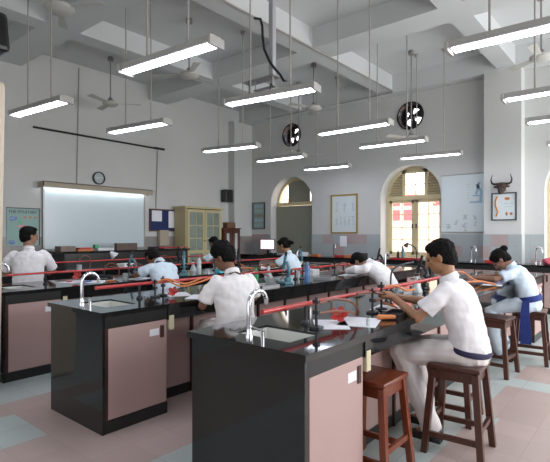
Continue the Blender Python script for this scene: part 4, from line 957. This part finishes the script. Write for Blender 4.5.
# tall cream cupboard and black speaker at left edge
t = thing('tall_cupboard', 'tall cream cupboard cut by the left edge of the photo', 'cupboard', (-5.0, 1.42, 0))
add('body', MB().hexa([(-.35, -.27, 0), (.25, -.27, 0), (.25, .27, 0), (-.35, .27, 0)], [(-.35, -.27, 2.88), (.38, -.27, 2.88), (.38, .27, 2.88), (-.35, .27, 2.88)]), mat('cream_paint', (.62, .54, .42), .5), t, bevel=.05)
add('door_handle', MB().tube([(-.2, -.30, 1.2), (-.2, -.30, 1.4)], .012), m_dkmetal, t)
t = thing('loudspeaker', 'black object hanging above the tall cream cupboard at the left edge', 'speaker', (-4.76, 1.5, 3.34))
add('cabinet', MB().hexa([(-.2, -.15, -.25), (.28, -.12, -.23), (.28, .18, -.23), (-.2, .15, -.25)], [(-.2, -.15, .2), (.20, -.12, .14), (.20, .18, .14), (-.2, .15, .2)]), m_black, t, bevel=.04)
add('hanger', MB().tube([(0, 0, .1), (0, 0, ZC-3.34)], .012), m_dkmetal, t)

# glass beakers, jars and dishes among the apparatus
def beaker(x, y, h, rr, mt, label, z=TZ, nm='beaker'):
    tag(add(nm, MB().lathe([(rr*.95, 0), (rr, .006), (rr, h), (rr*1.06, h+.003), (rr*.94, h), (rr*.94, .01)], n=20), mt, loc=(x, y, z), smooth=True), label, nm)
for a in ((-1.92, 4.15, .09, .035, m_flask, 'glass beaker on the nearest bench left of the grey metal tray'),
          (-1.55, 4.15, .07, .03, m_flask, 'small glass beaker beside the elbow side of the grey metal tray'),
          (-1.9, 5.6, .10, .04, m_white, 'white beaker on the nearest bench before the lilac notebook'),
          (-3.78, 3.75, .09, .035, m_flask, 'glass beaker at the far edge of the second bench, right of the boy with glasses'),
          (-3.7, 4.9, .08, .035, m_flask, 'glass beaker on the second bench behind the blue water bottle'),
          (-3.25, 6.35, .09, .04, m_white, 'white beaker on the second bench beyond the boy bent low'),
          (-5.15, 3.25, .08, .035, m_flask, 'glass beaker on the third bench left of the girl with the dark ribbon'),
          (-5.65, 4.35, .10, .04, m_flask, 'glass beaker on the third bench behind the teal microscope'),
          (-5.1, 6.5, .09, .04, m_white, 'white beaker on the third bench beyond the girl with the red sash'),
          (-7.0, 3.6, .09, .04, m_flask, 'glass beaker on the bench nearest the whiteboard, left end'),
          (-7.0, 5.0, .10, .045, m_dkmetal, 'dark beaker on the bench nearest the whiteboard, middle')): beaker(*a)
microscope(-7.1, 5.6, 170, 'dark microscope on the bench nearest the whiteboard', m_dkmetal)
microscope(-3.5, 7.1-.3, 160, 'dark microscope at the far end of the second bench', m_dkmetal)
microscope(-5.3, 7.3-.2, 150, 'teal microscope at the far end of the third bench')
tray(-5.7, 3.2, 5, .2, .3, m_dkmetal, 'dark tray at the far edge of the third bench')
tray(-7.3, 4.9, 5, .2, .3, m_dkmetal, 'dark tray on the bench nearest the whiteboard')
